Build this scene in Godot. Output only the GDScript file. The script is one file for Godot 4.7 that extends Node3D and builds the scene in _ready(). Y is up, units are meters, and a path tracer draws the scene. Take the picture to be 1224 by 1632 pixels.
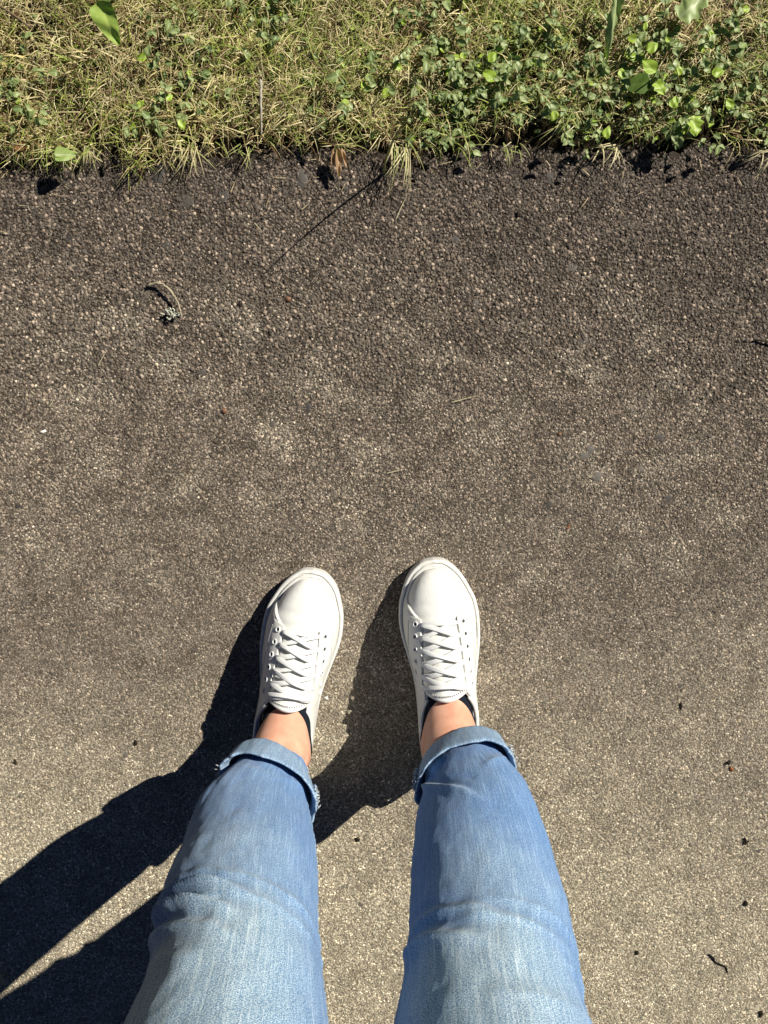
extends Node3D
# A person in rolled jeans and white sneakers looks down at their feet on a worn concrete path beside a lawn.
# x runs to the right of the picture, -z away from the person, y up; metres.

var rng := RandomNumberGenerator.new()
var noise_big := FastNoiseLite.new()
var noise_mid := FastNoiseLite.new()
var noise_fine := FastNoiseLite.new()
var names := {}
var M := {}
const SUN_TO := Vector3(0.6378, 0.6018, -0.4806)   # azimuth 37, height 37 degrees


# ------------------------------------------------------------------ helpers
class Mesher:
	var v := PackedVector3Array()
	var n := PackedVector3Array()
	var uv := PackedVector2Array()
	var c := PackedColorArray()
	var idx := PackedInt32Array()

	# a sheet of rows x cols points; its normals point away from ref
	func grid(rows: int, cols: int, p: PackedVector3Array, uvs: PackedVector2Array, cl: PackedColorArray, wrap: bool, ref: Vector3) -> void:
		var s := v.size()
		var nn := PackedVector3Array()
		nn.resize(rows * cols)
		var tri := PackedInt32Array()
		tri.resize((rows - 1) * (cols - 1) * 6)
		var k := 0
		var side := 0.0
		for r in rows - 1:
			for q in cols - 1:
				var a := r * cols + q
				var b := a + 1
				var d := a + cols
				var e := d + 1
				var f1 := (p[d] - p[a]).cross(p[b] - p[a])
				var f2 := (p[d] - p[b]).cross(p[e] - p[b]) * -1.0
				f2 = (p[e] - p[b]).cross(p[d] - p[b]) * -1.0
				nn[a] += f1
				nn[b] += f1 + f2
				nn[d] += f1 + f2
				nn[e] += f2
				side += f1.dot((p[a] + p[e]) * 0.5 - ref)
				tri[k] = a; tri[k + 1] = b; tri[k + 2] = d
				tri[k + 3] = b; tri[k + 4] = e; tri[k + 5] = d
				k += 6
		if wrap:
			for r in rows:
				var a := r * cols
				var b := a + cols - 1
				var t := nn[a] + nn[b]
				nn[a] = t
				nn[b] = t
		var turn := side < 0.0
		for i in nn.size():
			var m := nn[i]
			m = m.normalized() if m.length_squared() > 1e-24 else Vector3.UP
			nn[i] = -m if turn else m
		if turn:
			for i in range(0, tri.size(), 3):
				var t := tri[i + 1]
				tri[i + 1] = tri[i + 2]
				tri[i + 2] = t
		for i in tri.size():
			tri[i] += s
		v.append_array(p)
		n.append_array(nn)
		if uvs.size() != p.size():
			uvs = PackedVector2Array()
			uvs.resize(p.size())
		uv.append_array(uvs)
		if cl.size() != p.size():
			cl = PackedColorArray()
			cl.resize(p.size())
			cl.fill(Color.WHITE)
		c.append_array(cl)
		idx.append_array(tri)

	func tube(pts: PackedVector3Array, radii: PackedFloat32Array, sides: int, col := Color.WHITE, flat := 1.0) -> void:
		var p := PackedVector3Array()
		var cl := PackedColorArray()
		var m := pts.size()
		var up := Vector3(0.13, 1, 0.21).normalized()
		var mid := Vector3.ZERO
		for i in m:
			mid += pts[i] / m
		for i in m + 2:
			var k := clampi(i - 1, 0, m - 1)
			var t := (pts[mini(k + 1, m - 1)] - pts[maxi(k - 1, 0)]).normalized()
			var a := t.cross(up)
			a = a.normalized() if a.length() > 1e-4 else Vector3.RIGHT
			var b := a.cross(t).normalized()
			var r := radii[k] if i > 0 and i < m + 1 else radii[k] * 0.08
			for j in sides + 1:
				var w := TAU * j / sides
				p.append(pts[k] + a * cos(w) * r + b * sin(w) * r * flat)
				cl.append(col)
		# normals face outwards from the axis: build with a running reference
		var s := v.size()
		grid(m + 2, sides + 1, p, PackedVector2Array(), cl, true, mid)
		for i in m + 2:
			var k := clampi(i - 1, 0, m - 1)
			for j in sides + 1:
				var q := s + i * (sides + 1) + j
				if n[q].dot(v[q] - pts[k]) < 0.0:
					n[q] = -n[q]

	func box(at: Transform3D, size: Vector3, col := Color.WHITE) -> void:
		for f in 6:
			var ax := Vector3.ZERO
			ax[f % 3] = 1.0 if f < 3 else -1.0
			var u := Vector3(ax.y, ax.z, ax.x).abs()
			var w := ax.cross(u)
			var s := v.size()
			for q in [Vector2(-1, -1), Vector2(1, -1), Vector2(1, 1), Vector2(-1, 1)]:
				v.append(at * ((ax + u * q.x + w * q.y) * size * 0.5))
				n.append((at.basis * ax).normalized())
				uv.append(q)
				c.append(col)
			idx.append_array([s, s + 2, s + 1, s, s + 3, s + 2])

	func mesh(mat: Material, into: ArrayMesh = null) -> ArrayMesh:
		var am := into if into else ArrayMesh.new()
		var a := []
		a.resize(Mesh.ARRAY_MAX)
		a[Mesh.ARRAY_VERTEX] = v
		a[Mesh.ARRAY_NORMAL] = n
		a[Mesh.ARRAY_TEX_UV] = uv
		a[Mesh.ARRAY_COLOR] = c
		a[Mesh.ARRAY_INDEX] = idx
		am.add_surface_from_arrays(Mesh.PRIMITIVE_TRIANGLES, a)
		am.surface_set_material(am.get_surface_count() - 1, mat)
		return am


func numbered(called: String, parent: Node) -> String:
	var key := str(parent.get_instance_id()) + called
	var k: int = names.get(key, 0)
	names[key] = k + 1
	return called if k == 0 else "%s_%03d" % [called, k]


func put(called: String, mesh: Mesh, parent: Node = self, at := Transform3D.IDENTITY) -> MeshInstance3D:
	var o := MeshInstance3D.new()
	o.name = numbered(called, parent)
	o.mesh = mesh
	o.transform = at
	parent.add_child(o, true)
	return o


func root_of(called: String, at := Transform3D.IDENTITY, parent: Node = self) -> Node3D:
	var o := Node3D.new()
	o.name = numbered(called, parent)
	o.transform = at
	parent.add_child(o, true)
	return o


func tag(o: Node, label: String, category: String, group := "") -> void:
	o.set_meta("label", label)
	o.set_meta("category", category)
	if group:
		o.set_meta("group", group)


func tab(t: Array, x: float) -> float:   # smooth curve through [x, y] pairs
	var m := t.size()
	if x <= t[0]:
		return t[1]
	if x >= t[m - 2]:
		return t[m - 1]
	var i := 0
	while x > t[i + 2]:
		i += 2
	var x0: float = t[i]
	var x1: float = t[i + 2]
	var y0: float = t[i + 1]
	var y1: float = t[i + 3]
	var d := (y1 - y0) / (x1 - x0)
	var m0 := d
	var m1 := d
	if i > 0:
		var e: float = (y0 - t[i - 1]) / (x0 - t[i - 2])
		m0 = 0.0 if e * d <= 0.0 else 2.0 * e * d / (e + d)
	if i + 5 < m:
		var e: float = (t[i + 5] - y1) / (t[i + 4] - x1)
		m1 = 0.0 if e * d <= 0.0 else 2.0 * e * d / (e + d)
	var h := x1 - x0
	var u := (x - x0) / h
	return (2 * u * u * u - 3 * u * u + 1) * y0 + (u * u * u - 2 * u * u + u) * h * m0 + (3 * u * u - 2 * u * u * u) * y1 + (u * u * u - u * u) * h * m1


func std(color: Color, rough: float, spec := 0.5, vertex := false) -> StandardMaterial3D:
	var m := StandardMaterial3D.new()
	m.albedo_color = color.linear_to_srgb()
	m.roughness = rough
	m.metallic_specular = spec
	m.vertex_color_use_as_albedo = vertex
	m.cull_mode = BaseMaterial3D.CULL_DISABLED
	return m


func noise_tex(size: int, freq: float, kind: int, octaves: int, sd: int, bump := 0.0) -> NoiseTexture2D:
	var f := FastNoiseLite.new()
	f.seed = sd
	f.frequency = freq
	f.noise_type = kind
	f.fractal_octaves = octaves
	var t := NoiseTexture2D.new()
	t.width = size
	t.height = size
	t.seamless = true
	t.noise = f
	if bump > 0.0:
		t.as_normal_map = true
		t.bump_strength = bump
	return t


func ramp(t: NoiseTexture2D, a: Color, b: Color) -> NoiseTexture2D:
	var g := Gradient.new()
	g.set_color(0, a)
	g.set_color(1, b)
	t.color_ramp = g
	return t


# ------------------------------------------------------------------ materials
func denim_image(dark: Color, light: Color, sd: int, contrast: float) -> Array:
	var size := 1024
	var r := RandomNumberGenerator.new()
	r.seed = sd
	# white grain, thread streaks along the leg (v) and a diagonal twill
	var streak := PackedFloat32Array()
	streak.resize(size)
	var streak2 := PackedFloat32Array()
	streak2.resize(size)
	for i in size:
		streak[i] = r.randf()
		streak2[i] = r.randf()
	var lines := PackedFloat32Array()
	lines.resize(size * size)
	for i in 5200:
		var x := r.randi() % size
		var y := r.randi() % size
		var amp := r.randf_range(-0.16, 0.34)
		var wide := 1 + r.randi() % 2
		for q in r.randi_range(20, 110):
			for b in wide:
				lines[((y + q) % size) * size + (x + b) % size] += amp
	var f := FastNoiseLite.new()
	f.seed = sd + 3
	f.frequency = 0.09
	var slub: Image = f.get_seamless_image(size, size / 8)
	var sb := slub.get_data()
	var f2 := FastNoiseLite.new()
	f2.seed = sd + 9
	f2.frequency = 0.35
	f2.fractal_octaves = 2
	var fine := f2.get_seamless_image(size, size).get_data()
	var out := PackedByteArray()
	out.resize(size * size * 3)
	var hb := PackedByteArray()
	hb.resize(size * size)
	var k := 0
	for y in size:
		var yy := (y / 8) * size
		for x in size:
			var tw := sin((x + y) * TAU / 4.0)
			var w := 0.5 + 0.06 * tw + (sb[yy + x] / 255.0 - 0.5) * 0.22 + (fine[k] / 255.0 - 0.5) * 2.3 + (r.randf() - 0.5) * 0.7 + lines[k] + (streak[x] - 0.5) * 0.12
			var t := clampf(0.5 + (w - 0.5) * contrast, 0.0, 1.0)
			out[k * 3] = int(255.0 * lerpf(dark.r, light.r, t))
			out[k * 3 + 1] = int(255.0 * lerpf(dark.g, light.g, t))
			out[k * 3 + 2] = int(255.0 * lerpf(dark.b, light.b, t))
			hb[k] = int(clampf(128.0 + 60.0 * tw + (fine[k] - 128.0) * 0.7, 0, 255))
			k += 1
	return [ImageTexture.create_from_image(Image.create_from_data(size, size, false, Image.FORMAT_RGB8, out)), ImageTexture.create_from_image(Image.create_from_data(size, size, false, Image.FORMAT_L8, hb))]


func make_materials() -> void:
	var dn := denim_image(Color(0.42, 0.56, 0.70), Color(1, 1, 1), 11, 1.25)
	var d := std(Color.WHITE, 0.9, 0.25, true)
	d.albedo_texture = dn[0]
	d.heightmap_enabled = true
	d.heightmap_texture = dn[1]
	d.heightmap_scale = 0.035
	d.rim_enabled = true
	d.rim = 0.25
	M.denim = d
	var c := std(Color(0.46, 0.56, 0.67), 0.9, 0.25, true)
	c.albedo_texture = dn[0]
	c.heightmap_enabled = true
	c.heightmap_texture = dn[1]
	c.heightmap_scale = 0.035
	M.cuff = c
	M.thread = std(Color(0.55, 0.58, 0.6), 0.9, 0.2, true)
	var s := std(Color(0.68, 0.41, 0.295), 0.5, 0.4)
	s.subsurf_scatter_enabled = true
	s.subsurf_scatter_strength = 0.15
	s.albedo_texture = ramp(noise_tex(256, 0.02, FastNoiseLite.TYPE_SIMPLEX_SMOOTH, 3, 4), Color(0.90, 0.80, 0.76), Color(1, 1, 1))
	s.uv1_triplanar = true
	s.uv1_scale = Vector3(9, 9, 9)
	s.heightmap_enabled = true
	s.heightmap_texture = noise_tex(512, 0.09, FastNoiseLite.TYPE_CELLULAR, 1, 5)
	s.heightmap_scale = 0.012
	M.skin = s
	var l := std(Color(0.725, 0.73, 0.71), 0.42, 0.42)
	l.albedo_texture = ramp(noise_tex(512, 0.008, FastNoiseLite.TYPE_SIMPLEX_SMOOTH, 5, 6), Color(0.955, 0.95, 0.93), Color(1, 1, 1))
	l.uv1_triplanar = true
	l.uv1_scale = Vector3(6, 6, 6)
	l.heightmap_enabled = true
	l.heightmap_texture = noise_tex(512, 0.03, FastNoiseLite.TYPE_SIMPLEX_SMOOTH, 4, 7)
	l.heightmap_scale = 0.03
	M.leather = l
	var so := std(Color(0.725, 0.73, 0.71), 0.5, 0.4)
	so.albedo_texture = ramp(noise_tex(512, 0.02, FastNoiseLite.TYPE_SIMPLEX_SMOOTH, 5, 8), Color(0.9, 0.89, 0.87), Color(1, 1, 1))
	so.uv1_triplanar = true
	so.uv1_scale = Vector3(8, 8, 8)
	M.rubber = so
	M.lace = std(Color(0.73, 0.735, 0.72), 0.85, 0.25)
	M.lace.heightmap_enabled = true
	M.lace.heightmap_texture = noise_tex(256, 0.2, FastNoiseLite.TYPE_SIMPLEX, 1, 12)
	M.lace.heightmap_scale = 0.03
	M.lace.uv1_triplanar = true
	M.lace.uv1_scale = Vector3(30, 30, 30)
	M.stitch = std(Color(0.47, 0.47, 0.45), 0.8, 0.3)
	M.hole = std(Color(0.05, 0.055, 0.06), 0.7, 0.3)
	M.ring = std(Color(0.72, 0.73, 0.72), 0.32, 0.6)
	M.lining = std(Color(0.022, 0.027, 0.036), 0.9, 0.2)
	M.sock = std(Color(0.010, 0.013, 0.02), 0.95, 0.2)
	M.shirt = std(Color(0.05, 0.055, 0.065), 0.9, 0.2)
	M.hair = std(Color(0.03, 0.018, 0.01), 0.6, 0.4)
	# ground
	var p := std(Color.WHITE, 0.92, 0.3, true)
	p.albedo_texture = ramp(noise_tex(1024, 0.17, FastNoiseLite.TYPE_SIMPLEX, 3, 21), Color(0.5, 0.48, 0.46), Color(1, 1, 1))
	p.uv1_triplanar = true
	p.uv1_world_triplanar = true
	p.uv1_scale = Vector3(2.3, 2.3, 2.3)
	p.heightmap_enabled = true
	p.heightmap_texture = noise_tex(1024, 0.22, FastNoiseLite.TYPE_SIMPLEX, 2, 22)
	p.heightmap_scale = 0.07
	M.concrete = p
	M.grain = std(Color.WHITE, 0.8, 0.4, true)
	M.pebble = std(Color.WHITE, 0.6, 0.5, true)
	M.pebble.albedo_texture = ramp(noise_tex(256, 0.03, FastNoiseLite.TYPE_SIMPLEX, 4, 23), Color(0.6, 0.6, 0.6), Color(1, 1, 1))
	M.pebble.uv1_triplanar = true
	M.pebble.uv1_scale = Vector3(20, 20, 20)
	var g := std(Color.WHITE, 0.95, 0.2, true)
	g.albedo_texture = ramp(noise_tex(1024, 0.05, FastNoiseLite.TYPE_SIMPLEX, 5, 24), Color(0.25, 0.25, 0.2), Color(1, 1, 1))
	g.uv1_triplanar = true
	g.uv1_world_triplanar = true
	g.uv1_scale = Vector3(2, 2, 2)
	g.heightmap_enabled = true
	g.heightmap_texture = noise_tex(1024, 0.05, FastNoiseLite.TYPE_SIMPLEX, 5, 25)
	g.heightmap_scale = 0.15
	M.soil = g
	var b := std(Color.WHITE, 0.6, 0.4, true)
	b.backlight_enabled = true
	b.backlight = Color(0.55, 0.6, 0.35)
	M.blade = b
	var lf := std(Color.WHITE, 0.46, 0.45, true)
	lf.backlight_enabled = true
	lf.backlight = Color(0.6, 0.75, 0.25)
	M.leaf = lf
	M.twig = std(Color.WHITE, 0.85, 0.3, true)


# ------------------------------------------------------------------ the path
func stain(x: float, z: float) -> Color:
	var w := noise_big.get_noise_2d(x, z)
	var w2 := noise_mid.get_noise_2d(x + 7.0, z)
	var zz := z + 0.13 * w + 0.05 * w2 - 0.05 * smoothstep(-0.1, 0.5, x)
	const Z := [-0.32, -0.12, 0.1, 0.27, 0.42, 0.6, 0.9]
	const R := [0.1315, 0.1678, 0.2129, 0.2293, 0.3391, 0.4505, 0.4777]
	const G := [0.1041, 0.1342, 0.1746, 0.1895, 0.2900, 0.3942, 0.4208]
	const B := [0.0815, 0.1042, 0.1342, 0.1463, 0.2174, 0.2895, 0.3075]
	var i := 0
	while i < 5 and zz > Z[i + 1]:
		i += 1
	var t := clampf((zz - Z[i]) / (Z[i + 1] - Z[i]), 0.0, 1.0)
	var c := Color(lerpf(R[i], R[i + 1], t), lerpf(G[i], G[i + 1], t), lerpf(B[i], B[i + 1], t))
	var pale := smoothstep(0.12, 0.5, noise_mid.get_noise_2d(x * 1.3, z * 2.0 - 3.0)) * smoothstep(-0.2, -0.05, z) * (1.0 - smoothstep(0.2, 0.45, z))
	c = c.lerp(Color(0.44, 0.385, 0.295), pale * 0.42)
	var k := 1.0 + 0.22 * noise_mid.get_noise_2d(x * 2.0 - 4.0, z * 2.0) + 0.3 * noise_fine.get_noise_2d(x, z)
	return Color(c.r * k, c.g * k, c.b * k)


func edge_z(x: float) -> float:
	return -0.287 - 0.024 * x + 0.018 * noise_mid.get_noise_1d(x * 1.1) + 0.005 * noise_fine.get_noise_1d(x)


func coarse_at(z: float) -> float:   # how exposed the stones are: 1 at the lawn, 0 where the mortar is whole
	return 1.0 - smoothstep(-0.22, 0.42, z)


func grain_tile(radius: float, size: float, count: int, sd: int, low: float, vary: float) -> ArrayMesh:
	var r := RandomNumberGenerator.new()
	r.seed = sd
	var m := Mesher.new()
	for g in count:
		var a := r.randf() * TAU
		var d := radius * sqrt(r.randf())
		var s := size * exp(r.randfn(0.0, 0.32)) * 0.5
		var at := Vector3(cos(a) * d, 0, sin(a) * d)
		var bright := exp(r.randfn(-0.14, vary))
		if r.randf() < 0.07:
			bright *= 2.1
		if r.randf() < 0.10:
			bright *= 0.5
		var warm := r.randf_range(-0.05, 0.05)
		bright *= 0.3   # vertex colours hold 0 to 1; the patch colour makes up for it
		var col := Color(bright * (1.0 + warm), bright, bright * (1.0 - warm))
		var turn := r.randf() * TAU
		var ex := r.randf_range(0.75, 1.3)
		var hh := r.randf_range(0.55, 1.0) * low
		var tilt := Vector3(r.randf_range(-0.35, 0.35), 1, r.randf_range(-0.35, 0.35))
		var ring := 6
		var q := PackedVector3Array()
		for lv in 3:
			for j in (ring if lv < 2 else 1):
				var w := turn + TAU * (j + 0.5 * lv) / ring
				var rr: float = s * [1.0, 0.72, 0.0][lv] * r.randf_range(0.65, 1.25)
				var p := Vector3(cos(w) * rr * ex, s * hh * [-0.35, 0.55, 0.85][lv] * r.randf_range(0.8, 1.2), sin(w) * rr / ex)
				p.y += (p.x * tilt.x + p.z * tilt.z) * 0.8
				q.append(at + p)
		for j in ring:
			var k := (j + 1) % ring
			for f in [[j, k, ring + j], [k, ring + k, ring + j], [ring + j, ring + k, 2 * ring]]:
				var nn := (q[f[2]] - q[f[0]]).cross(q[f[1]] - q[f[0]]).normalized()
				for i: int in f:
					m.idx.append(m.v.size())
					m.v.append(q[i])
					var rnd := (q[i] - at + Vector3(0, s * 0.3, 0)).normalized()
					m.n.append((nn + rnd * 0.3).normalized())
					m.uv.append(Vector2.ZERO)
					m.c.append(col)
	return m.mesh(M.grain)


func make_path() -> void:
	var xs := PackedFloat32Array()
	var zs := PackedFloat32Array()
	for i in 47:
		xs.append(-6.0 + i * 0.1)
	for i in 261:
		xs.append(-1.3 + i * 0.01)
	for i in 47:
		xs.append(1.4 + i * 0.1)
	zs.append(0.0)
	for i in 150:
		zs.append(0.002 + i * 0.01)
	for i in 17:
		zs.append(1.6 + i * 0.1)
	var p := PackedVector3Array()
	var c := PackedColorArray()
	for j in zs.size() + 1:
		for x in xs:
			var e := edge_z(x)
			if j == 0:
				p.append(Vector3(x, -0.09, e))
				c.append(stain(x, e))
			else:
				var z := e + zs[j - 1]
				p.append(Vector3(x, -0.0003 + 0.0001 * noise_fine.get_noise_2d(x * 0.7, z * 0.7) - (0.006 if j == 1 else 0.0), z))
				c.append(stain(x, z) * lerpf(0.88, 0.55, coarse_at(z)))
	var m := Mesher.new()
	m.grid(zs.size() + 1, xs.size(), p, PackedVector2Array(), c, false, Vector3(0, -3, 1))
	var path := put("pavement", m.mesh(M.concrete))
	path.set_meta("kind", "structure")
	path.set_meta("label", "worn concrete path of exposed brown aggregate turning smooth and beige")
	# small stones bedded in the mortar, in patches of many
	var kinds := []
	for k in 5:
		kinds.append([grain_tile(0.017, 0.0026, 82, 100 + k, 0.85, 0.52), []])
	for k in 5:
		kinds.append([grain_tile(0.016, 0.0023, 118, 200 + k, 0.78, 0.5), []])
	for k in 5:
		kinds.append([grain_tile(0.015, 0.0020, 160, 300 + k, 0.68, 0.46), []])
	for k in 5:
		kinds.append([grain_tile(0.015, 0.0019, 190, 400 + k, 0.58, 0.40), []])
	var step := 0.0145
	for iz in 97:
		for ix in 152:
			var x := -1.09 + (ix + rng.randf_range(-0.5, 0.5)) * step
			var z := -0.29 + (iz + rng.randf_range(-0.5, 0.5)) * step
			if z < edge_z(x) + 0.008:
				continue
			var t := coarse_at(z + 0.08 * noise_big.get_noise_2d(x + 3.0, z)) * 3.0 + rng.randf_range(-0.25, 0.25)
			var which := 0 if t > 2.25 else (1 if t > 1.3 else (2 if t > 0.45 else 3))
			var s := rng.randf_range(0.9, 1.12)
			var bs := Basis(Vector3.UP, rng.randf() * TAU).scaled(Vector3(s, s, s))
			var bury: float = [0.0003, 0.0002, 0.0002, 0.0002][which]
			kinds[which * 5 + rng.randi() % 5][1].append([Transform3D(bs, Vector3(x, bury - 0.0006, z)), stain(x, z) * 2.75])
	for k in kinds:
		if k[1].is_empty():
			continue
		var mi := MultiMeshInstance3D.new()
		mi.multimesh = copies(k[0], k[1])
		mi.name = numbered("aggregate", path)
		mi.set_meta("kind", "stuff")
		path.add_child(mi, true)
	# larger river stones showing through, each its own piece
	var shapes := []
	for k in 6:
		shapes.append(pebble_mesh(700 + k))
	var set_stones := [[0.2645, 0.0965, 0.0075, 0.8], [0.2064, 0.1319, 0.006, 0.55], [0.254, 0.0639, 0.006, 0.8], [0.353, 0.124, 0.006, 0.6], [-0.2661, -0.2633, 0.013, 0.9], [-0.2596, -0.1813, 0.0075, 0.9],
		[-0.0977, -0.2563, 0.011, 1.0], [0.3186, 0.0872, 0.005, 1.0], [-0.0938, 0.0116, 0.0065, 0.45], [-0.0459, -0.2492, 0.006, 1.2], [-0.233, -0.231, 0.008, 1.2], [-0.19, -0.236, 0.008, 1.0], [-0.125, -0.24, 0.006, 1.3], [0.225, -0.155, 0.006, 1.3]]
	for k in 40:
		var z := -0.27 + 0.95 * pow(rng.randf(), 1.9)
		set_stones.append([rng.randf_range(-0.62, 0.62), z, rng.randf_range(0.0032, 0.0068) * lerpf(0.7, 1.1, coarse_at(z)), rng.randf_range(0.5, 0.95)])
	for q in set_stones:
		if q[1] < edge_z(q[0]) + 0.012:
			continue
		var s: float = q[2]
		var col: Color = stain(q[0], q[1]) * float(q[3])
		var grey: float = (col.r + col.g + col.b) / 3.0
		col = Color(1.13, 1.0, 0.84) * grey * 0.8
		var key := "stone%d" % (int(clampf(grey * 60.0, 0, 24)))
		if not M.has(key):
			var mat: StandardMaterial3D = M.pebble.duplicate()
			mat.vertex_color_use_as_albedo = false
			mat.albedo_color = Color(col.r, col.g, col.b).linear_to_srgb()
			M[key] = mat
		var bs := Basis(Vector3.UP, rng.randf() * TAU) * Basis(Vector3(1, 0, 0), rng.randf_range(-0.15, 0.15))
		var o := put("pebble", shapes[rng.randi() % 6], path, Transform3D(bs.scaled(Vector3(s, s * 0.13, s)), Vector3(q[0], -0.0002, q[1])))
		o.material_override = M[key]
	var rust := M.pebble.duplicate() as StandardMaterial3D
	rust.vertex_color_use_as_albedo = false
	rust.albedo_color = Color(0.30, 0.15, 0.08).linear_to_srgb()
	for q in [[0.2163, 0.0438, 0.0028], [-0.1954, 0.0155, 0.004], [-0.115, -0.118, 0.004]]:
		var o := put("pebble", shapes[2], path, Transform3D(Basis.from_scale(Vector3(q[2], q[2] * 0.6, q[2] * 0.8)), Vector3(q[0], 0.0004, q[1])))
		o.material_override = rust
		o.set_meta("label", "small orange brown stone")


func pebble_mesh(sd: int) -> ArrayMesh:
	var r := RandomNumberGenerator.new()
	r.seed = sd
	var ph := r.randf() * TAU
	var ex := r.randf_range(0.72, 0.95)
	var p := PackedVector3Array()
	for i in 5:
		var a := lerpf(-0.35, PI / 2, i / 4.0)
		for j in 10:
			var w := TAU * j / 9.0
			var k := 1.0 + 0.12 * sin(2 * w + ph) + 0.10 * sin(3 * w + ph * 2.0) + 0.05 * sin(5 * w + ph * 3.0 + a)
			p.append(Vector3(cos(w) * cos(a) * k, pow(maxf(sin(a), 0.0), 0.8) + minf(sin(a), 0.0), sin(w) * cos(a) * k * ex))
	var m := Mesher.new()
	m.grid(5, 10, p, PackedVector2Array(), PackedColorArray(), true, Vector3(0, -0.2, 0))
	return m.mesh(M.pebble)


func copies(mesh: Mesh, list: Array) -> MultiMesh:
	var mm := MultiMesh.new()
	mm.transform_format = MultiMesh.TRANSFORM_3D
	mm.use_colors = true
	mm.mesh = mesh
	mm.instance_count = list.size()
	for i in list.size():
		mm.set_instance_transform(i, list[i][0])
		mm.set_instance_color(i, list[i][1])
	return mm


# ------------------------------------------------------------------ the lawn
func add_blade(m: Mesher, root: Vector3, yaw: float, lean: float, curl: float, length: float, width: float, col: Color, tip: Color, segs := 4) -> void:
	var b := m.v.size()
	var p := root
	var pitch := lean
	var y := yaw
	for i in segs + 1:
		var t := float(i) / segs
		var dir := Vector3(cos(y) * cos(pitch), sin(pitch), sin(y) * cos(pitch))
		var side := Vector3(-sin(y), 0, cos(y))
		var nn := side.cross(dir).normalized()
		if nn.y < 0:
			nn = -nn
			side = -side
		var w := width * 0.5 * (1.0 - 0.9 * t * t) 
		for q in [-1.0, 1.0]:
			m.v.append(p + side * w * q + Vector3(0, 0.0, 0))
			m.n.append((nn + side * q * 0.35).normalized())
			m.uv.append(Vector2(q, t))
			m.c.append(col.lerp(tip, t))
		p += dir * length / segs
		pitch -= curl / segs
		y += curl * 0.25 / segs
		if p.y < 0.001 and pitch < 0:
			pitch = 0.05
	for i in segs:
		var a := b + i * 2
		m.idx.append_array([a, a + 2, a + 1, a + 1, a + 2, a + 3])


func grass_tile(sd: int, count: int, radius: float, green: float, tall: float) -> ArrayMesh:
	var r := RandomNumberGenerator.new()
	r.seed = sd
	var m := Mesher.new()
	for i in count:
		var a := r.randf() * TAU
		var d := radius * sqrt(r.randf())
		var col: Color
		var tip: Color
		if r.randf() < green:
			col = Color(0.14, 0.21, 0.03).lerp(Color(0.38, 0.45, 0.09), r.randf())
			tip = col.lerp(Color(0.62, 0.58, 0.26), r.randf() * 0.7)
		else:
			col = Color(0.52, 0.42, 0.20).lerp(Color(0.85, 0.75, 0.46), r.randf())
			if r.randf() < 0.3:
				col = Color(0.20, 0.125, 0.06)
			tip = col * r.randf_range(0.8, 1.2)
		var up := r.randf() < 0.25
		add_blade(m, Vector3(cos(a) * d, r.randf_range(0.0, 0.012), sin(a) * d), r.randf() * TAU, r.randf_range(0.7, 1.4) if up else r.randf_range(0.05, 0.75), r.randf_range(0.4, 2.6), r.randf_range(0.45, 1.25) * tall, r.randf_range(0.0005, 0.0012), col, tip)
	return m.mesh(M.blade)


func leaf_mesh(length: float, width: float, fold: float, droop: float, col: Color, vein: Color, shape: int, mat: Material, sd := 1) -> ArrayMesh:
	var r := RandomNumberGenerator.new()
	r.seed = sd
	var rows := 9 if length > 0.5 else 22
	var cols := 7 if length > 0.5 else 15
	var p := PackedVector3Array()
	var cl := PackedColorArray()
	for i in rows:
		var t := i / float(rows - 1)
		var w := 0.0
		match shape:
			0: w = pow(sin(PI * pow(t, 0.75)), 0.8)                       # oval
			1: w = pow(sin(PI * pow(t, 0.5)), 0.6)                        # round
			2: w = (0.25 + 0.75 * t) * pow(sin(PI * clampf(t, 0.02, 0.995)), 0.5) * (1.0 + 0.16 * sin(t * 26.0))   # toothed, widest near the tip
			3: w = pow(sin(PI * pow(t, 0.6)), 0.5) * (1.0 + 0.2 * sin(t * 19.0))    # lobed
		w = maxf(w, 0.03)
		for j in cols:
			var u := (j / float(cols - 1)) * 2.0 - 1.0
			var x := u * w * width * 0.5
			var y := absf(u) * w * width * 0.5 * fold - droop * t * t * length + 0.03 * length * sin(t * 9.0 + u * 3.0 + sd) - 0.012 * length * pow(0.5 + 0.5 * sin(t * 40.0 - absf(u) * 7.0), 3.0) * absf(u)
			p.append(Vector3(x, y, -t * length))
			var v := maxf(exp(-absf(u) * 9.0), 0.35 * pow(0.5 + 0.5 * sin(t * 40.0 - absf(u) * 7.0), 6.0))
			cl.append(col.lerp(vein, v * 0.75))
	var m := Mesher.new()
	m.grid(rows, cols, p, PackedVector2Array(), cl, false, Vector3(0, -1, 0))
	return m.mesh(mat)


func leaf_basis(yaw: float, pitch: float, roll: float, s := 1.0) -> Basis:
	return (Basis(Vector3.UP, yaw) * Basis(Vector3.RIGHT, pitch) * Basis(Vector3.BACK, roll)).scaled(Vector3(s, s, s))


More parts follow.
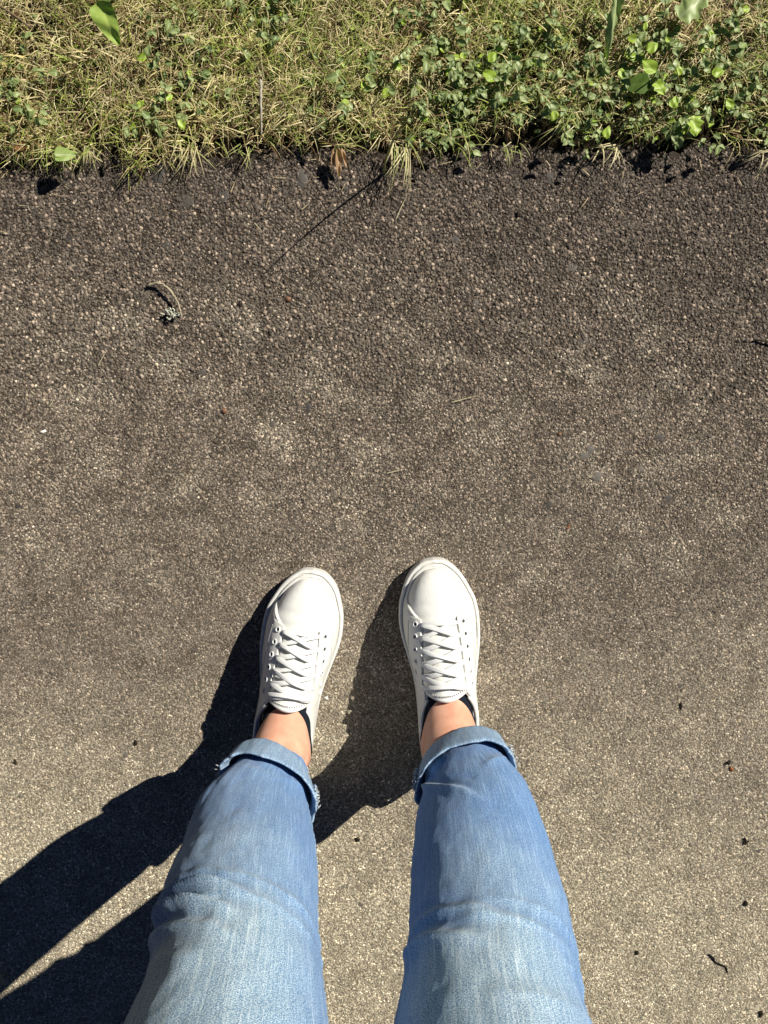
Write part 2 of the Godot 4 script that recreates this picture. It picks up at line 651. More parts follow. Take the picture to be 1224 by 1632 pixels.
func make_lawn() -> void:
	# the earth, one sheet to the horizon
	var m := Mesher.new()
	var p := PackedVector3Array()
	var c := PackedColorArray()
	var gx := [-300.0, -60.0, -12.0, -4.0, -1.5]
	for i in 121:
		gx.append(-1.2 + i * 0.02)
	gx.append_array([1.5, 4.0, 12.0, 60.0, 300.0])
	var gz := [-300.0, -60.0, -12.0, -4.0, -1.8]
	for i in 65:
		gz.append(-1.5 + i * 0.02)
	gz.append_array([-0.15, 0.0, 3.0, 3.3, 12.0, 60.0, 300.0])
	for z in gz:
		for x in gx:
			var y := 0.004 + 0.006 * noise_mid.get_noise_2d(x, z) + 0.004 * noise_fine.get_noise_2d(x, z)
			if z > -0.24:
				y = -0.05
			elif z > -0.29:
				y = -0.012
			p.append(Vector3(x, y, z))
			c.append(Color(0.07, 0.052, 0.03) if z > -1.4 and z < 0.5 and absf(x) < 1.4 else Color(0.19, 0.18, 0.075))
	m.grid(gz.size(), gx.size(), p, PackedVector2Array(), c, false, Vector3(0, -50, 0))
	var ground := put("ground", m.mesh(M.soil))
	ground.set_meta("kind", "structure")
	# mown, half dry grass
	var tiles := []
	for k in 4:
		tiles.append([grass_tile(40 + k, 80, 0.022, 0.25, 0.026), []])
	for k in 4:
		tiles.append([grass_tile(50 + k, 74, 0.022, 0.6, 0.030), []])
	for k in 3:
		tiles.append([grass_tile(60 + k, 46, 0.018, 0.85, 0.036), []])
	for k in 3:
		tiles.append([grass_tile(70 + k, 70, 0.026, 0.05, 0.020), []])
	var step := 0.0175
	for iz in 62:
		for ix in 140:
			var x := -1.22 + (ix + rng.randf_range(-0.6, 0.6)) * step
			var z := -0.292 - (iz + rng.randf_range(-0.5, 0.5)) * step
			if z > edge_z(x) - 0.012 + 0.014 * noise_mid.get_noise_1d(x * 4.0 + 20.0) + rng.randf_range(-0.005, 0.005):
				continue
			var g := noise_big.get_noise_2d(x * 1.6 + 11.0, z * 1.6) + rng.randf_range(-0.3, 0.3)
			var weedy := weed_share(x, z)
			if rng.randf() < weedy * 0.45:
				continue
			if Vector2((x + 0.395) / 0.035, (z + 0.405) / 0.022).length() < 1.0 or Vector2((x + 0.335) / 0.022, (z + 0.372) / 0.020).length() < 1.0 or Vector2((x - 0.075) / 0.04, (z + 0.462) / 0.018).length() < 1.0:
				continue
			if noise_mid.get_noise_2d(x * 1.5 + 31.0, z * 1.5) > 0.33 and rng.randf() < 0.75:
				continue
			var which := 0
			if g < -0.12:
				which = rng.randi() % 4
			elif g < 0.25:
				which = 4 + rng.randi() % 4
			else:
				which = 8 + rng.randi() % 3
			if rng.randf() < 0.2:
				which = 11 + rng.randi() % 3
			var s := rng.randf_range(0.8, 1.25)
			var tone := rng.randf_range(0.75, 1.15)
			var bs := (Basis(Vector3.UP, rng.randf() * TAU) * Basis(Vector3.RIGHT, rng.randf_range(-0.12, 0.12))).scaled(Vector3(s, s * rng.randf_range(0.7, 1.15), s))
			tiles[which][1].append([Transform3D(bs, Vector3(x, 0.002 + rng.randf_range(0.0, 0.010), z)), Color(tone, tone, tone * rng.randf_range(0.85, 1.05))])
	for t in tiles:
		var mi := MultiMeshInstance3D.new()
		mi.multimesh = copies(t[0], t[1])
		mi.name = numbered("grass", self)
		mi.set_meta("kind", "stuff")
		mi.set_meta("label", "short mown grass, half dry straw and half green, edging the path")
		mi.set_meta("category", "grass")
		add_child(mi, true)
	# wisps of dry thatch blown onto the path along the lawn
	var wm := Mesher.new()
	add_blade(wm, Vector3.ZERO, 0.0, 0.06, 0.3, 1.0, 0.075, Color.WHITE, Color(0.9, 0.85, 0.75), 5)
	var wisps := []
	for k in 260:
		var x := rng.randf_range(-0.8, 0.8)
		var z := edge_z(x) + 0.004 + 0.075 * pow(rng.randf(), 2.6)
		var len := rng.randf_range(0.005, 0.016)
		var tone := rng.randf_range(0.5, 1.0)
		wisps.append([Transform3D((Basis(Vector3.UP, rng.randf() * TAU) * Basis(Vector3.RIGHT, rng.randf_range(-0.5, 0.5))).scaled(Vector3.ONE * len), Vector3(x, rng.randf_range(0.0015, 0.004), z)), Color(0.62, 0.50, 0.31) * tone])
	var mw := MultiMeshInstance3D.new()
	mw.multimesh = copies(wm.mesh(M.blade), wisps)
	mw.name = "thatch"
	mw.set_meta("kind", "stuff")
	mw.set_meta("label", "wisps of dry thatch scattered on the path along the lawn edge")
	mw.set_meta("category", "thatch")
	add_child(mw, true)
	make_weeds()


func weed_share(x: float, z: float) -> float:
	var right := smoothstep(-0.12, 0.12, x) * (1.0 - smoothstep(0.03, 0.17, -0.285 - z))
	var patch := smoothstep(0.05, 0.4, noise_mid.get_noise_2d(x * 0.8 + 50.0, z * 0.8))
	return clampf(right * 0.95 + patch * 0.55, 0.0, 1.0)


func make_weeds() -> void:
	var greens := [Color(0.15, 0.22, 0.06), Color(0.24, 0.31, 0.10), Color(0.33, 0.39, 0.16), Color(0.36, 0.50, 0.04)]
	var shapes := []
	for k in 8:
		var col: Color = greens[[0, 1, 1, 2, 2, 0, 1, 3][k]]
		shapes.append(leaf_mesh(1.0, [0.7, 0.62, 0.78, 0.66, 0.72, 0.6, 0.8, 0.75][k], 0.28, [0.1, 0.2, 0.3, 0.15, 0.35, 0.05, 0.2, 0.1][k], col, col.lerp(Color(0.5, 0.56, 0.36), 0.6), [0, 0, 1, 0, 0, 0, 1, 0][k], M.leaf, k))
	var protos := []
	for k in 7:
		var w := Node3D.new()
		var st := Mesher.new()
		var leaves := []
		for br in 3 + k % 2:
			var yaw := TAU * br / (3 + k % 2) + rng.randf_range(-0.5, 0.5)
			var reach := rng.randf_range(0.014, 0.030)
			var top := rng.randf_range(0.012, 0.034)
			var pts := PackedVector3Array()
			var rad := PackedFloat32Array()
			for i in 5:
				var t := i / 4.0
				pts.append(Vector3(cos(yaw) * reach * t, top * sqrt(t), -sin(yaw) * reach * t))
				rad.append(lerpf(0.0007, 0.0005, t))
			st.tube(pts, rad, 4, Color(0.2, 0.2, 0.08))
			for lv in 2 + rng.randi() % 2:
				var t := 1.0 - 0.4 * lv
				var at := Vector3(cos(yaw) * reach * t, top * sqrt(maxf(t, 0.02)), -sin(yaw) * reach * t)
				for sd in [-1.0, 1.0]:
					if lv > 0 and rng.randf() < 0.2:
						continue
					leaves.append([Transform3D(leaf_basis(yaw - PI / 2 + sd * rng.randf_range(0.5, 1.2), rng.randf_range(-0.45, 0.35), rng.randf_range(-0.5, 0.5), rng.randf_range(0.0065, 0.0115)), at), rng.randi() % 7 if rng.randf() < 0.88 else 7])
		protos.append([w, st.mesh(M.twig), leaves])
		put("stem", protos[k][1], w)
		for l in leaves:
			put("leaf", shapes[l[1]], w, l[0])
	var spots := []
	var tries := 0
	while spots.size() < 120 and tries < 6000:
		tries += 1
		var x := rng.randf_range(-0.55, 0.55)
		var z := rng.randf_range(-0.50, -0.272)
		if z > edge_z(x) - 0.006 - 0.012 * rng.randf():
			continue
		if rng.randf() > weed_share(x, z):
			continue
		var near := false
		for q in spots:
			if Vector2(q[0] - x, q[1] - z).length() < 0.0165:
				near = true
		if not near:
			spots.append([x, z])
	var i := 0
	for q in spots:
		var src: Node3D = protos[i % 7][0]
		var o: Node3D = src.duplicate()
		o.name = numbered("creeping_weed", self)
		add_child(o, true)
		var s := rng.randf_range(0.8, 1.2)
		o.transform = Transform3D(Basis(Vector3.UP, rng.randf() * TAU).scaled(Vector3(s, s, s)), Vector3(q[0], rng.randf_range(0.002, 0.012), q[1]))
		tag(o, "low creeping weed with small oval grey-green leaves at the grass edge", "weed", "creeping weeds along the lawn edge")
		i += 1
	for q in protos:
		q[0].free()
	# loose leaves deeper in the lawn that read as one mass
	var list := []
	for k in 1500:
		var x := rng.randf_range(-1.15, 1.15)
		var z := rng.randf_range(-1.25, -0.30)
		if rng.randf() > 0.12 + weed_share(x, z) * 0.8:
			continue
		list.append([Transform3D(leaf_basis(rng.randf() * TAU, rng.randf_range(-0.6, 0.5), rng.randf_range(-0.6, 0.6), rng.randf_range(0.005, 0.011)), Vector3(x, rng.randf_range(0.008, 0.03), z)), Color.WHITE * rng.randf_range(0.75, 1.2)])
	for k in 3:
		var part := []
		for j in range(k, list.size(), 3):
			part.append(list[j])
		var mi := MultiMeshInstance3D.new()
		mi.multimesh = copies(shapes[[1, 3, 6][k]], part)
		mi.name = numbered("ground_cover", self)
		mi.set_meta("kind", "stuff")
		mi.set_meta("label", "clover and small leaves growing through the dry grass")
		mi.set_meta("category", "ground cover")
		add_child(mi, true)
	make_marked_plants()


func single_leaf(called: String, label: String, cat: String, base: Vector3, tip_at: Vector3, width: float, fold: float, droop: float, col: Color, vein: Color, shape: int, roll := 0.0, sd := 1) -> void:
	var o := root_of(called, Transform3D(Basis.IDENTITY, Vector3(base.x, 0.0, base.z)))
	var foot := Vector3(base.x, 0.0, base.z)
	var st := Mesher.new()
	var pts := PackedVector3Array()
	var rad := PackedFloat32Array()
	for i in 6:
		var t := i / 5.0
		pts.append(Vector3(0.010 * sin(t * 2.0) - 0.010 * sin(2.0), base.y * t, 0.004 * (1.0 - t)))
		rad.append(0.0009)
	st.tube(pts, rad, 5, Color(0.25, 0.27, 0.09))
	put("stem", st.mesh(M.twig), o)
	var d := tip_at - base
	var yaw := atan2(-d.x, -d.z)
	var pitch := asin(clampf(d.y / d.length(), -1, 1))
	put("leaf", leaf_mesh(d.length(), width, fold, droop, col, vein, shape, M.leaf, sd), o, Transform3D(leaf_basis(yaw, pitch, roll), base - foot))
	tag(o, label, cat)


func tuft(label: String, at: Vector3, count: int, length: float, spread: float, aim: float, green: float, sd: int) -> void:
	var r := RandomNumberGenerator.new()
	r.seed = sd
	var o := root_of("grass_tuft", Transform3D(Basis.IDENTITY, at))
	for i in count:
		var m := Mesher.new()
		var col := Color(0.50, 0.44, 0.22).lerp(Color(0.66, 0.60, 0.36), r.randf())
		if r.randf() < green:
			col = Color(0.20, 0.26, 0.06).lerp(Color(0.34, 0.38, 0.12), r.randf())
		add_blade(m, Vector3(r.randf_range(-0.012, 0.012), r.randf_range(0.002, 0.010), r.randf_range(-0.006, 0.004)), aim + r.randfn(0.0, spread), r.randf_range(0.2, 0.9), r.randf_range(0.8, 2.2), length * r.randf_range(0.55, 1.2), r.randf_range(0.0008, 0.0016), col, col.lerp(Color(0.6, 0.5, 0.3), 0.5), 6)
		put("blade", m.mesh(M.blade), o)
	tag(o, label, "grass tuft")


func make_marked_plants() -> void:
	var lime := Color(0.30, 0.44, 0.04)
	var lime_vein := Color(0.52, 0.62, 0.18)
	var pale := Color(0.30, 0.38, 0.15)
	var pale_vein := Color(0.60, 0.64, 0.40)
	single_leaf("round_leaf_weed", "round pale lime leaf on a stalk at the pavement edge, far left", "weed", Vector3(-0.3745, 0.034, -0.274), Vector3(-0.350, 0.030, -0.2745), 0.017, 0.15, 0.02, pale.lerp(lime, 0.4), pale_vein, 1, 0.15, 2)
	single_leaf("broad_leaf_weed", "large oblong lime leaf standing high at the upper left of the lawn", "weed", Vector3(-0.300, 0.085, -0.412), Vector3(-0.282, 0.078, -0.372), 0.026, 0.25, 0.05, lime.lerp(pale, 0.4), lime_vein, 1, -0.2, 3)
	single_leaf("dandelion", "long pale toothed dandelion leaf pointing at the path, upper right", "weed", Vector3(0.249, 0.022, -0.374), Vector3(0.256, 0.055, -0.452), 0.020, 0.12, -0.05, pale, pale_vein, 2, -0.35, 4)
	single_leaf("lobed_leaf_weed", "large pale lobed leaf at the top right of the lawn", "weed", Vector3(0.325, 0.04, -0.415), Vector3(0.356, 0.045, -0.440), 0.026, 0.12, 0.1, pale.lerp(lime, 0.15), pale_vein, 3, 0.1, 5)
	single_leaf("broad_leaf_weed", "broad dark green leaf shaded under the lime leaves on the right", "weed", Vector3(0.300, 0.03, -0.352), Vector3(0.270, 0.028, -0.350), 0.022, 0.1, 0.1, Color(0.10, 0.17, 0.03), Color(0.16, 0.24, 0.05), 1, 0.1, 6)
	var spots := [[0.2976, 0.04, -0.3854, 0.5, 0.015, "upright lime leaf nearest the dandelion leaf, right of it"], [0.292, 0.05, -0.362, 2.4, 0.02, "pair-topping lime leaf just above the broad dark leaf"], [0.3048, 0.05, -0.3393, -0.9, 0.017, "bright lime leaf below and right of the broad dark leaf"],
		[0.3248, 0.04, -0.3284, 1.2, 0.013, "small round lime leaf in the middle of the right-hand weeds"], [0.3683, 0.05, -0.3556, 0.2, 0.014, "pointed lime leaf with a red tinge beside it, right side"], [0.3867, 0.04, -0.3264, 2.0, 0.013, "small lime leaf nearest the right border of the lawn"],
		[0.3493, 0.04, -0.3032, -1.4, 0.022, "notched lime leaf closest to the pavement on the right"], [0.2536, 0.03, -0.2996, 1.0, 0.013, "round lime leaf at the pavement edge below the dandelion"], [0.1205, 0.04, -0.3756, 0.7, 0.013, "small lime leaf alone in dry grass, right of centre"], [0.1174, 0.04, -0.356, 2.6, 0.017, "folded lime leaf in dry grass, right of centre"]]
	var k := 0
	for s in spots:
		var dir: Vector3 = Vector3(cos(s[3]), 0.15, -sin(s[3])) * float(s[4])
		single_leaf("lime_leaf_weed", s[5], "weed", Vector3(s[0], s[1], s[2]) - dir * 0.5, Vector3(s[0], s[1], s[2]) + dir * 0.5, s[4] * 0.78, 0.2, 0.15, lime, lime_vein, [0, 0, 3, 1][k % 4], rng.randf_range(-0.3, 0.3), 20 + k)
		k += 1
	tuft("pale tuft of bent grass hanging onto the pavement, left of centre", Vector3(-0.228, 0.006, -0.288), 22, 0.036, 0.45, PI / 2, 0.35, 1)
	tuft("straw and green tuft hanging onto the pavement at the middle", Vector3(0.018, 0.010, -0.287), 26, 0.052, 0.3, PI / 2 - 0.05, 0.4, 2)
	tuft("small green tuft between the pale tuft and the withered leaf", Vector3(-0.158, 0.006, -0.288), 10, 0.030, 0.6, PI / 2 + 0.5, 0.8, 3)
	tuft("dry wispy tuft sprawling over the pavement at the right border", Vector3(0.448, 0.004, -0.288), 16, 0.042, 0.8, PI / 2 + 0.4, 0.0, 4)
	tuft("small tuft beside the round pale leaf at the left", Vector3(-0.340, 0.004, -0.284), 12, 0.028, 0.5, PI / 2 + 0.2, 0.4, 5)
	tuft("sparse tuft of dry blades under the dandelion leaf at the pavement edge", Vector3(0.262, 0.006, -0.286), 12, 0.034, 0.7, PI / 2, 0.15, 6)
	tuft("short straw tuft at the far left end of the lawn edge", Vector3(-0.43, 0.004, -0.288), 12, 0.032, 0.7, PI / 2, 0.2, 7)
	tuft("green sprawling tuft at the lawn edge right of the middle tuft", Vector3(0.150, 0.006, -0.288), 12, 0.03, 0.7, PI / 2, 0.7, 8)
	# a thin upright stalk whose shadow lies across the path
	var m := Mesher.new()
	var pts := PackedVector3Array()
	var rad := PackedFloat32Array()
	for i in 10:
		var t := i / 9.0
		pts.append(Vector3(0.026 * t * t - 0.004, 0.165 * t, -0.012 * t))
		rad.append(lerpf(0.0013, 0.0008, t))
	m.tube(pts, rad, 5, Color(0.30, 0.30, 0.10))
	tag(put("grass_stalk", m.mesh(M.twig), self, Transform3D(Basis.IDENTITY, Vector3(0.004, 0.0, -0.262))), "thin upright grass stalk casting a long line of shadow", "grass stalk")
	# withered brown leaf
	var dry := Color(0.40, 0.25, 0.14)
	var wl := root_of("withered_leaf", Transform3D(Basis.IDENTITY, Vector3(-0.053, 0.0, -0.286)))
	for q in [[0.0, 0.0, 0.032, 0.008], [0.004, 0.2, 0.024, 0.005], [-0.004, -0.15, 0.022, 0.005]]:
		put("leaf_curl", leaf_mesh(q[2], q[3], 1.1, -0.1, dry, Color(0.58, 0.42, 0.26), 0, M.leaf, int(q[0] * 1000) + 9), wl, Transform3D(leaf_basis(PI + q[1], -0.25, 0.2 + q[1]), Vector3(q[0], 0.018, 0)))
	tag(wl, "withered brown leaf curling down from the lawn onto the pavement", "dead leaf")
	var bl := put("dead_leaf", leaf_mesh(0.024, 0.011, 0.3, 0.15, Color(0.42, 0.20, 0.08), Color(0.5, 0.3, 0.15), 0, M.leaf, 31), self, Transform3D(leaf_basis(-1.4, 0.1, 0.2), Vector3(-0.428, 0.016, -0.286)))
	tag(bl, "small reddish brown dead leaf at the lawn edge, far left", "dead leaf")
	# twigs
	twig("grey weathered twig lying upright across the dry grass", [Vector3(-0.1377, 0.036, -0.3526), Vector3(-0.1382, 0.035, -0.34), Vector3(-0.139, 0.031, -0.322), Vector3(-0.1404, 0.022, -0.2992)], 0.0019, Color(0.42, 0.38, 0.31), 9)
	twig("dark bent stem lying in the dry grass at the upper left corner", [Vector3(-0.438, 0.05, -0.428), Vector3(-0.415, 0.05, -0.421), Vector3(-0.39, 0.04, -0.405)], 0.0016, Color(0.16, 0.11, 0.07), 10)


func twig(label: String, pts: Array, r: float, col: Color, sd: int) -> MeshInstance3D:
	var q := RandomNumberGenerator.new()
	q.seed = sd
	var cv := Curve3D.new()
	for i in pts.size():
		var t: Vector3 = (pts[mini(i + 1, pts.size() - 1)] - pts[maxi(i - 1, 0)]) * 0.17
		cv.add_point(pts[i], -t, t)
	var m := Mesher.new()
	var p := PackedVector3Array()
	var rad := PackedFloat32Array()
	var n := 26
	for i in n:
		var t := i / float(n - 1)
		p.append(cv.sample_baked(cv.get_baked_length() * t, true) + Vector3(q.randfn(0, 1), 0, q.randfn(0, 1)) * r * 0.12)
		rad.append(r * lerpf(1.0, 0.55, t) * q.randf_range(0.8, 1.15))
	m.tube(p, rad, 7, col)
	for i in m.c.size():
		m.c[i] = col * q.randf_range(0.7, 1.25)
	var o := put("twig", m.mesh(M.twig))
	tag(o, label, "twig")
	return o


# ------------------------------------------------------------------ litter on the path
func crumb(called: String, label: String, cat: String, x: float, z: float, s: Vector3, col: Color, sd: int, yaw := 0.0) -> void:
	var r := RandomNumberGenerator.new()
	r.seed = sd
	var f := FastNoiseLite.new()
	f.seed = sd
	f.frequency = 0.9
	var m := Mesher.new()
	for part in 4:
		var p := PackedVector3Array()
		var c := PackedColorArray()
		var off := Vector3(r.randfn(0, 0.42), 0, r.randfn(0, 0.42)) if part > 0 else Vector3.ZERO
		var big := r.randf_range(0.35, 0.6) if part > 0 else 0.75
		var tint := col * r.randf_range(0.6, 1.6)
		for i in 7:
			var a := lerpf(-PI / 2, PI / 2, i / 6.0)
			for j in 12:
				var w := TAU * (j % 11) / 11.0
				var d := Vector3(cos(w) * cos(a), sin(a), sin(w) * cos(a))
				p.append(off + d * big * (0.85 + 1.1 * f.get_noise_3dv(d * 1.7 + Vector3(part * 9.0, 0, 0))))
				c.append(tint)
		m.grid(7, 12, p, PackedVector2Array(), c, true, off)
	tag(put(called, m.mesh(M.twig), self, Transform3D(Basis(Vector3.UP, yaw) * Basis.from_scale(s * Vector3(0.95, 0.7, 0.95)), Vector3(x, s.y * 0.4, z))), label, cat)


func make_litter() -> void:
	# curled twig with a tuft of lichen at its end
	var t := twig("curled bare twig with grey lichen at its end, left on the pavement", [Vector3(-0.2815, 0.004, -0.1335), Vector3(-0.268, 0.008, -0.1355), Vector3(-0.2555, 0.010, -0.128), Vector3(-0.2465, 0.008, -0.1135), Vector3(-0.2435, 0.004, -0.0985)], 0.0019, Color(0.36, 0.31, 0.22), 3)
	var lm := Mesher.new()
	var r := RandomNumberGenerator.new()
	r.seed = 77
	for i in 26:
		var at := Vector3(-0.2545 + r.randfn(0, 0.0035), 0.0045 + r.randf() * 0.005, -0.0985 + r.randfn(0, 0.0035))
		var pts := PackedVector3Array()
		var rad := PackedFloat32Array()
		var d := Vector3(r.randfn(0, 1), r.randf() * 0.7, r.randfn(0, 1)).normalized() * r.randf_range(0.002, 0.0045)
		for k in 4:
			pts.append(at + d * k / 3.0 + Vector3(r.randfn(0, 1), r.randfn(0, 1), r.randfn(0, 1)) * 0.0005)
			rad.append(lerpf(0.0010, 0.0007, k / 3.0))
		lm.tube(pts, rad, 5, Color(0.40, 0.42, 0.33).lerp(Color(0.55, 0.56, 0.46), r.randf()))
	put("lichen", lm.mesh(M.twig), t)
	var dark := Color(0.022, 0.017, 0.012)
	crumb("soil_crumb", "dark crumb of soil between the two lower legs", "crumb", -0.0349, 0.5772, Vector3(0.0042, 0.003, 0.0048), dark, 2)
	crumb("soil_crumb", "dark crumb left of the left cuff, nearest the long shadow", "crumb", -0.3225, 0.4427, Vector3(0.0035, 0.002, 0.0045), dark, 3)
	crumb("soil_crumb", "dark crumb at the left border beside the pale pavement", "crumb", -0.4804, 0.4703, Vector3(0.003, 0.002, 0.004), dark, 4)
	crumb("soil_crumb", "dark crumb with a rust brown flake beside it on the right", "crumb", 0.4490, 0.470, Vector3(0.0042, 0.003, 0.0042), dark, 5)
	crumb("bark_flake", "rust brown flake beside a dark crumb on the right pavement", "flake", 0.4535, 0.4795, Vector3(0.0025, 0.002, 0.0055), Color(0.2, 0.07, 0.02), 6, 0.3)
	crumb("soil_crumb", "thin dark sliver on the pavement right of the right ankle", "crumb", 0.3832, 0.3933, Vector3(0.002, 0.002, 0.0065), dark, 7, -0.2)
	crumb("soil_crumb", "black crumb at the right border, halfway down the pale pavement", "crumb", 0.4838, 0.6698, Vector3(0.0042, 0.003, 0.0042), dark, 8)
	crumb("soil_crumb", "dark crumb at the right border above the black one", "crumb", 0.4783, 0.5816, Vector3(0.004, 0.003, 0.005), dark, 9)
	crumb("soil_crumb", "small dark crumb right of the right knee", "crumb", 0.3416, 0.7414, Vector3(0.0038, 0.0025, 0.0046), dark, 10)
	crumb("soil_crumb", "black crumb in the lower right corner", "crumb", 0.5155, 0.832, Vector3(0.0045, 0.0035, 0.0045), dark, 11)
	crumb("soil_crumb", "dark crumb below the lawn edge, right of the middle tuft", "crumb", 0.1586, -0.2158, Vector3(0.003, 0.003, 0.0065), dark, 12)
	crumb("soil_crumb", "tiny dark crumb just below the curled twig's right side", "crumb", -0.174, -0.112, Vector3(0.0035, 0.002, 0.0025), dark, 13)
	crumb("paper_flake", "white flake on the dark pavement at the left", "flake", -0.4184, 0.0407, Vector3(0.0058, 0.0014, 0.0026), Color(0.62, 0.58, 0.5), 14, 0.4)
	crumb("paper_flake", "tiny white speck between the shoes in the shadow", "flake", -0.0744, 0.3823, Vector3(0.003, 0.0016, 0.0026), Color(0.75, 0.73, 0.68), 15)
	crumb("bark_flake", "narrow reddish brown flake right of the right toe", "flake", 0.2308, 0.1596, Vector3(0.0018, 0.0014, 0.005), Color(0.24, 0.11, 0.06), 16, -0.5)
	twig("crooked black rootlet on the pale pavement at the lower right", [Vector3(0.439, 0.001, 0.744), Vector3(0.4445, 0.002, 0.748), Vector3(0.4475, 0.001, 0.7545), Vector3(0.456, 0.002, 0.758), Vector3(0.4635, 0.001, 0.763), Vector3(0.465, 0.001, 0.771)], 0.0013, dark, 17)
	twig("short dark twig cut off by the right border of the pavement", [Vector3(0.448, 0.003, -0.070), Vector3(0.462, 0.004, -0.068), Vector3(0.48, 0.003, -0.063)], 0.0015, Color(0.05, 0.04, 0.03), 18)
	var leaf := put("dead_leaf", leaf_mesh(0.022, 0.012, 0.4, 0.2, Color(0.5, 0.4, 0.24), Color(0.6, 0.5, 0.34), 0, M.leaf, 33), self, Transform3D(leaf_basis(0.3, 0.25, 0.3), Vector3(-0.511, 0.008, 0.784)))
	tag(leaf, "pale dead leaf on the shaded pavement at the lower left border", "dead leaf")
	var straws := [[-0.3408, -0.0488, 1.0, 0.022, "thin straw on the dark pavement, left of centre"], [0.1000, 0.0, 0.28, 0.034, "long thin straw on the pavement above the right shoe"], [0.0155, 0.0887, 0.25, 0.024, "thin straw between the two toes, higher up"], [0.0208, -0.2243, 1.15, 0.030, "bent pale straw trailing below the middle tuft"],
		[-0.148, -0.2, -0.8, 0.016, "short straw above and right of the curled twig"], [-0.0920, -0.225, 0.7, 0.013, "short pale straw below the withered leaf"], [-0.405, 0.005, 1.0, 0.013, "short straw near the left border, above the white flake"]]
	var k := 0
	for s in straws:
		var m := Mesher.new()
		add_blade(m, Vector3.ZERO, -s[2], 0.12, 0.25, s[3], 0.0010, Color(0.55, 0.52, 0.32), Color(0.55, 0.47, 0.3), 6)
		tag(put("straw", m.mesh(M.blade), self, Transform3D(Basis.IDENTITY, Vector3(s[0] - cos(s[2]) * s[3] * 0.5, 0.003, s[1] + sin(s[2]) * s[3] * 0.5))), s[4], "straw")
		k += 1


# ------------------------------------------------------------------ sneakers
const SHOE_L := 0.278
const MEDIAL := [0.0, 0.0, 0.006, 0.0125, 0.02, 0.0195, 0.05, 0.0288, 0.09, 0.0360, 0.14, 0.0415, 0.2, 0.0465, 0.28, 0.0482, 0.34, 0.0465, 0.42, 0.042, 0.5, 0.0375, 0.6, 0.034, 0.7, 0.0335, 0.8, 0.034, 0.88, 0.0325, 0.94, 0.0265, 0.98, 0.0165, 0.994, 0.0095, 1.0, 0.0]
const LATERAL := [0.0, 0.0, 0.006, 0.0115, 0.02, 0.0185, 0.05, 0.0278, 0.09, 0.0360, 0.14, 0.0430, 0.2, 0.0497, 0.28, 0.0525, 0.36, 0.0522, 0.44, 0.0495, 0.5, 0.0468, 0.6, 0.043, 0.7, 0.0405, 0.8, 0.0385, 0.88, 0.035, 0.94, 0.0275, 0.98, 0.0165, 0.994, 0.0095, 1.0, 0.0]
const TOP := [0, 0.034, 0.015, 0.042, 0.04, 0.0475, 0.09, 0.0535, 0.15, 0.0597, 0.22, 0.0674, 0.3, 0.0773, 0.4, 0.0895, 0.5, 0.1015, 0.55, 0.109, 0.62, 0.121, 0.75, 0.146, 1, 0.146]
const ROUND := [0.0, 2.7, 0.1, 2.5, 0.2, 2.25, 0.3, 2.0, 0.5, 2.0, 0.62, 2.4, 0.75, 3.2, 1.0, 3.2]
const GAP := [0.2, 0.0195, 0.3, 0.0215, 0.4, 0.0225, 0.55, 0.024]
const COLLAR := [0.5, 0.094, 0.56, 0.087, 0.65, 0.074, 0.75, 0.068, 0.85, 0.07, 0.95, 0.08, 1, 0.084]
const FLOOR_Y := 0.0265
var medial_side := 1.0


func half_width(s: float, side: float) -> float:
	return tab(MEDIAL if side * medial_side > 0.0 else LATERAL, s)


func snug(s: float) -> float:
	return lerpf(0.835, 0.925, smoothstep(0.45, 0.72, s))


func shoe_point(s: float, t: float) -> Vector3:   # s from toe to heel, t across from -1 (left sole edge) to 1
	var w := half_width(s, t) * snug(s)
	var h := tab(TOP, s)
	var e := 2.0 / tab(ROUND, s)
	var a := absf(t) * PI / 2
	var x := w * pow(sin(a), e) * signf(t)
	var y := FLOOR_Y + (h - FLOOR_Y) * pow(maxf(cos(a), 0.0), e)
	# soft flex creases across the toe joint
	var crease := 0.0
	if s > 0.1 and s < 0.24:
		crease = 0.0007 * sin((s - 0.1) * 105.0 + 0.8 * sin(t * 2.3)) * smoothstep(0.11, 0.16, s) * (1.0 - smoothstep(0.2, 0.24, s)) * (1.0 - t * t)
	return Vector3(x, y + crease, 0.0095 + s * (SHOE_L - 0.0175))


func shoe_normal(s: float, t: float) -> Vector3:
	var d := 0.004
	var s0 := clampf(s, 0.01, 0.985)
	var a := shoe_point(s0 + d, t) - shoe_point(s0 - d, t)
	var b := shoe_point(s0, minf(t + d, 0.999)) - shoe_point(s0, maxf(t - d, -0.999))
	var n := a.cross(b)
	n = n.normalized()
	if n.dot(Vector3(signf(t) * absf(t), 1.0 - absf(t) + 0.02, 0.0)) < 0.0:
		n = -n
	return n


func t_at_width(s: float, x: float, side: float) -> float:
	return asin(clampf(pow(clampf(x / (half_width(s, side) * snug(s)), 0, 1), tab(ROUND, s) / 2.0), 0, 1)) / (PI / 2)


func t_at_height(s: float, y: float) -> float:
	return acos(clampf(pow(clampf((y - FLOOR_Y) / (tab(TOP, s) - FLOOR_Y), 0, 1), tab(ROUND, s) / 2.0), 0, 1)) / (PI / 2)


func t_rim(s: float, side: float) -> float:
	var a := t_at_width(minf(s, 0.56), tab(GAP, s), side)
	if s < 0.5:
		return a
	return lerpf(a, t_at_height(s, tab(COLLAR, s)), smoothstep(0.49, 0.57, s))


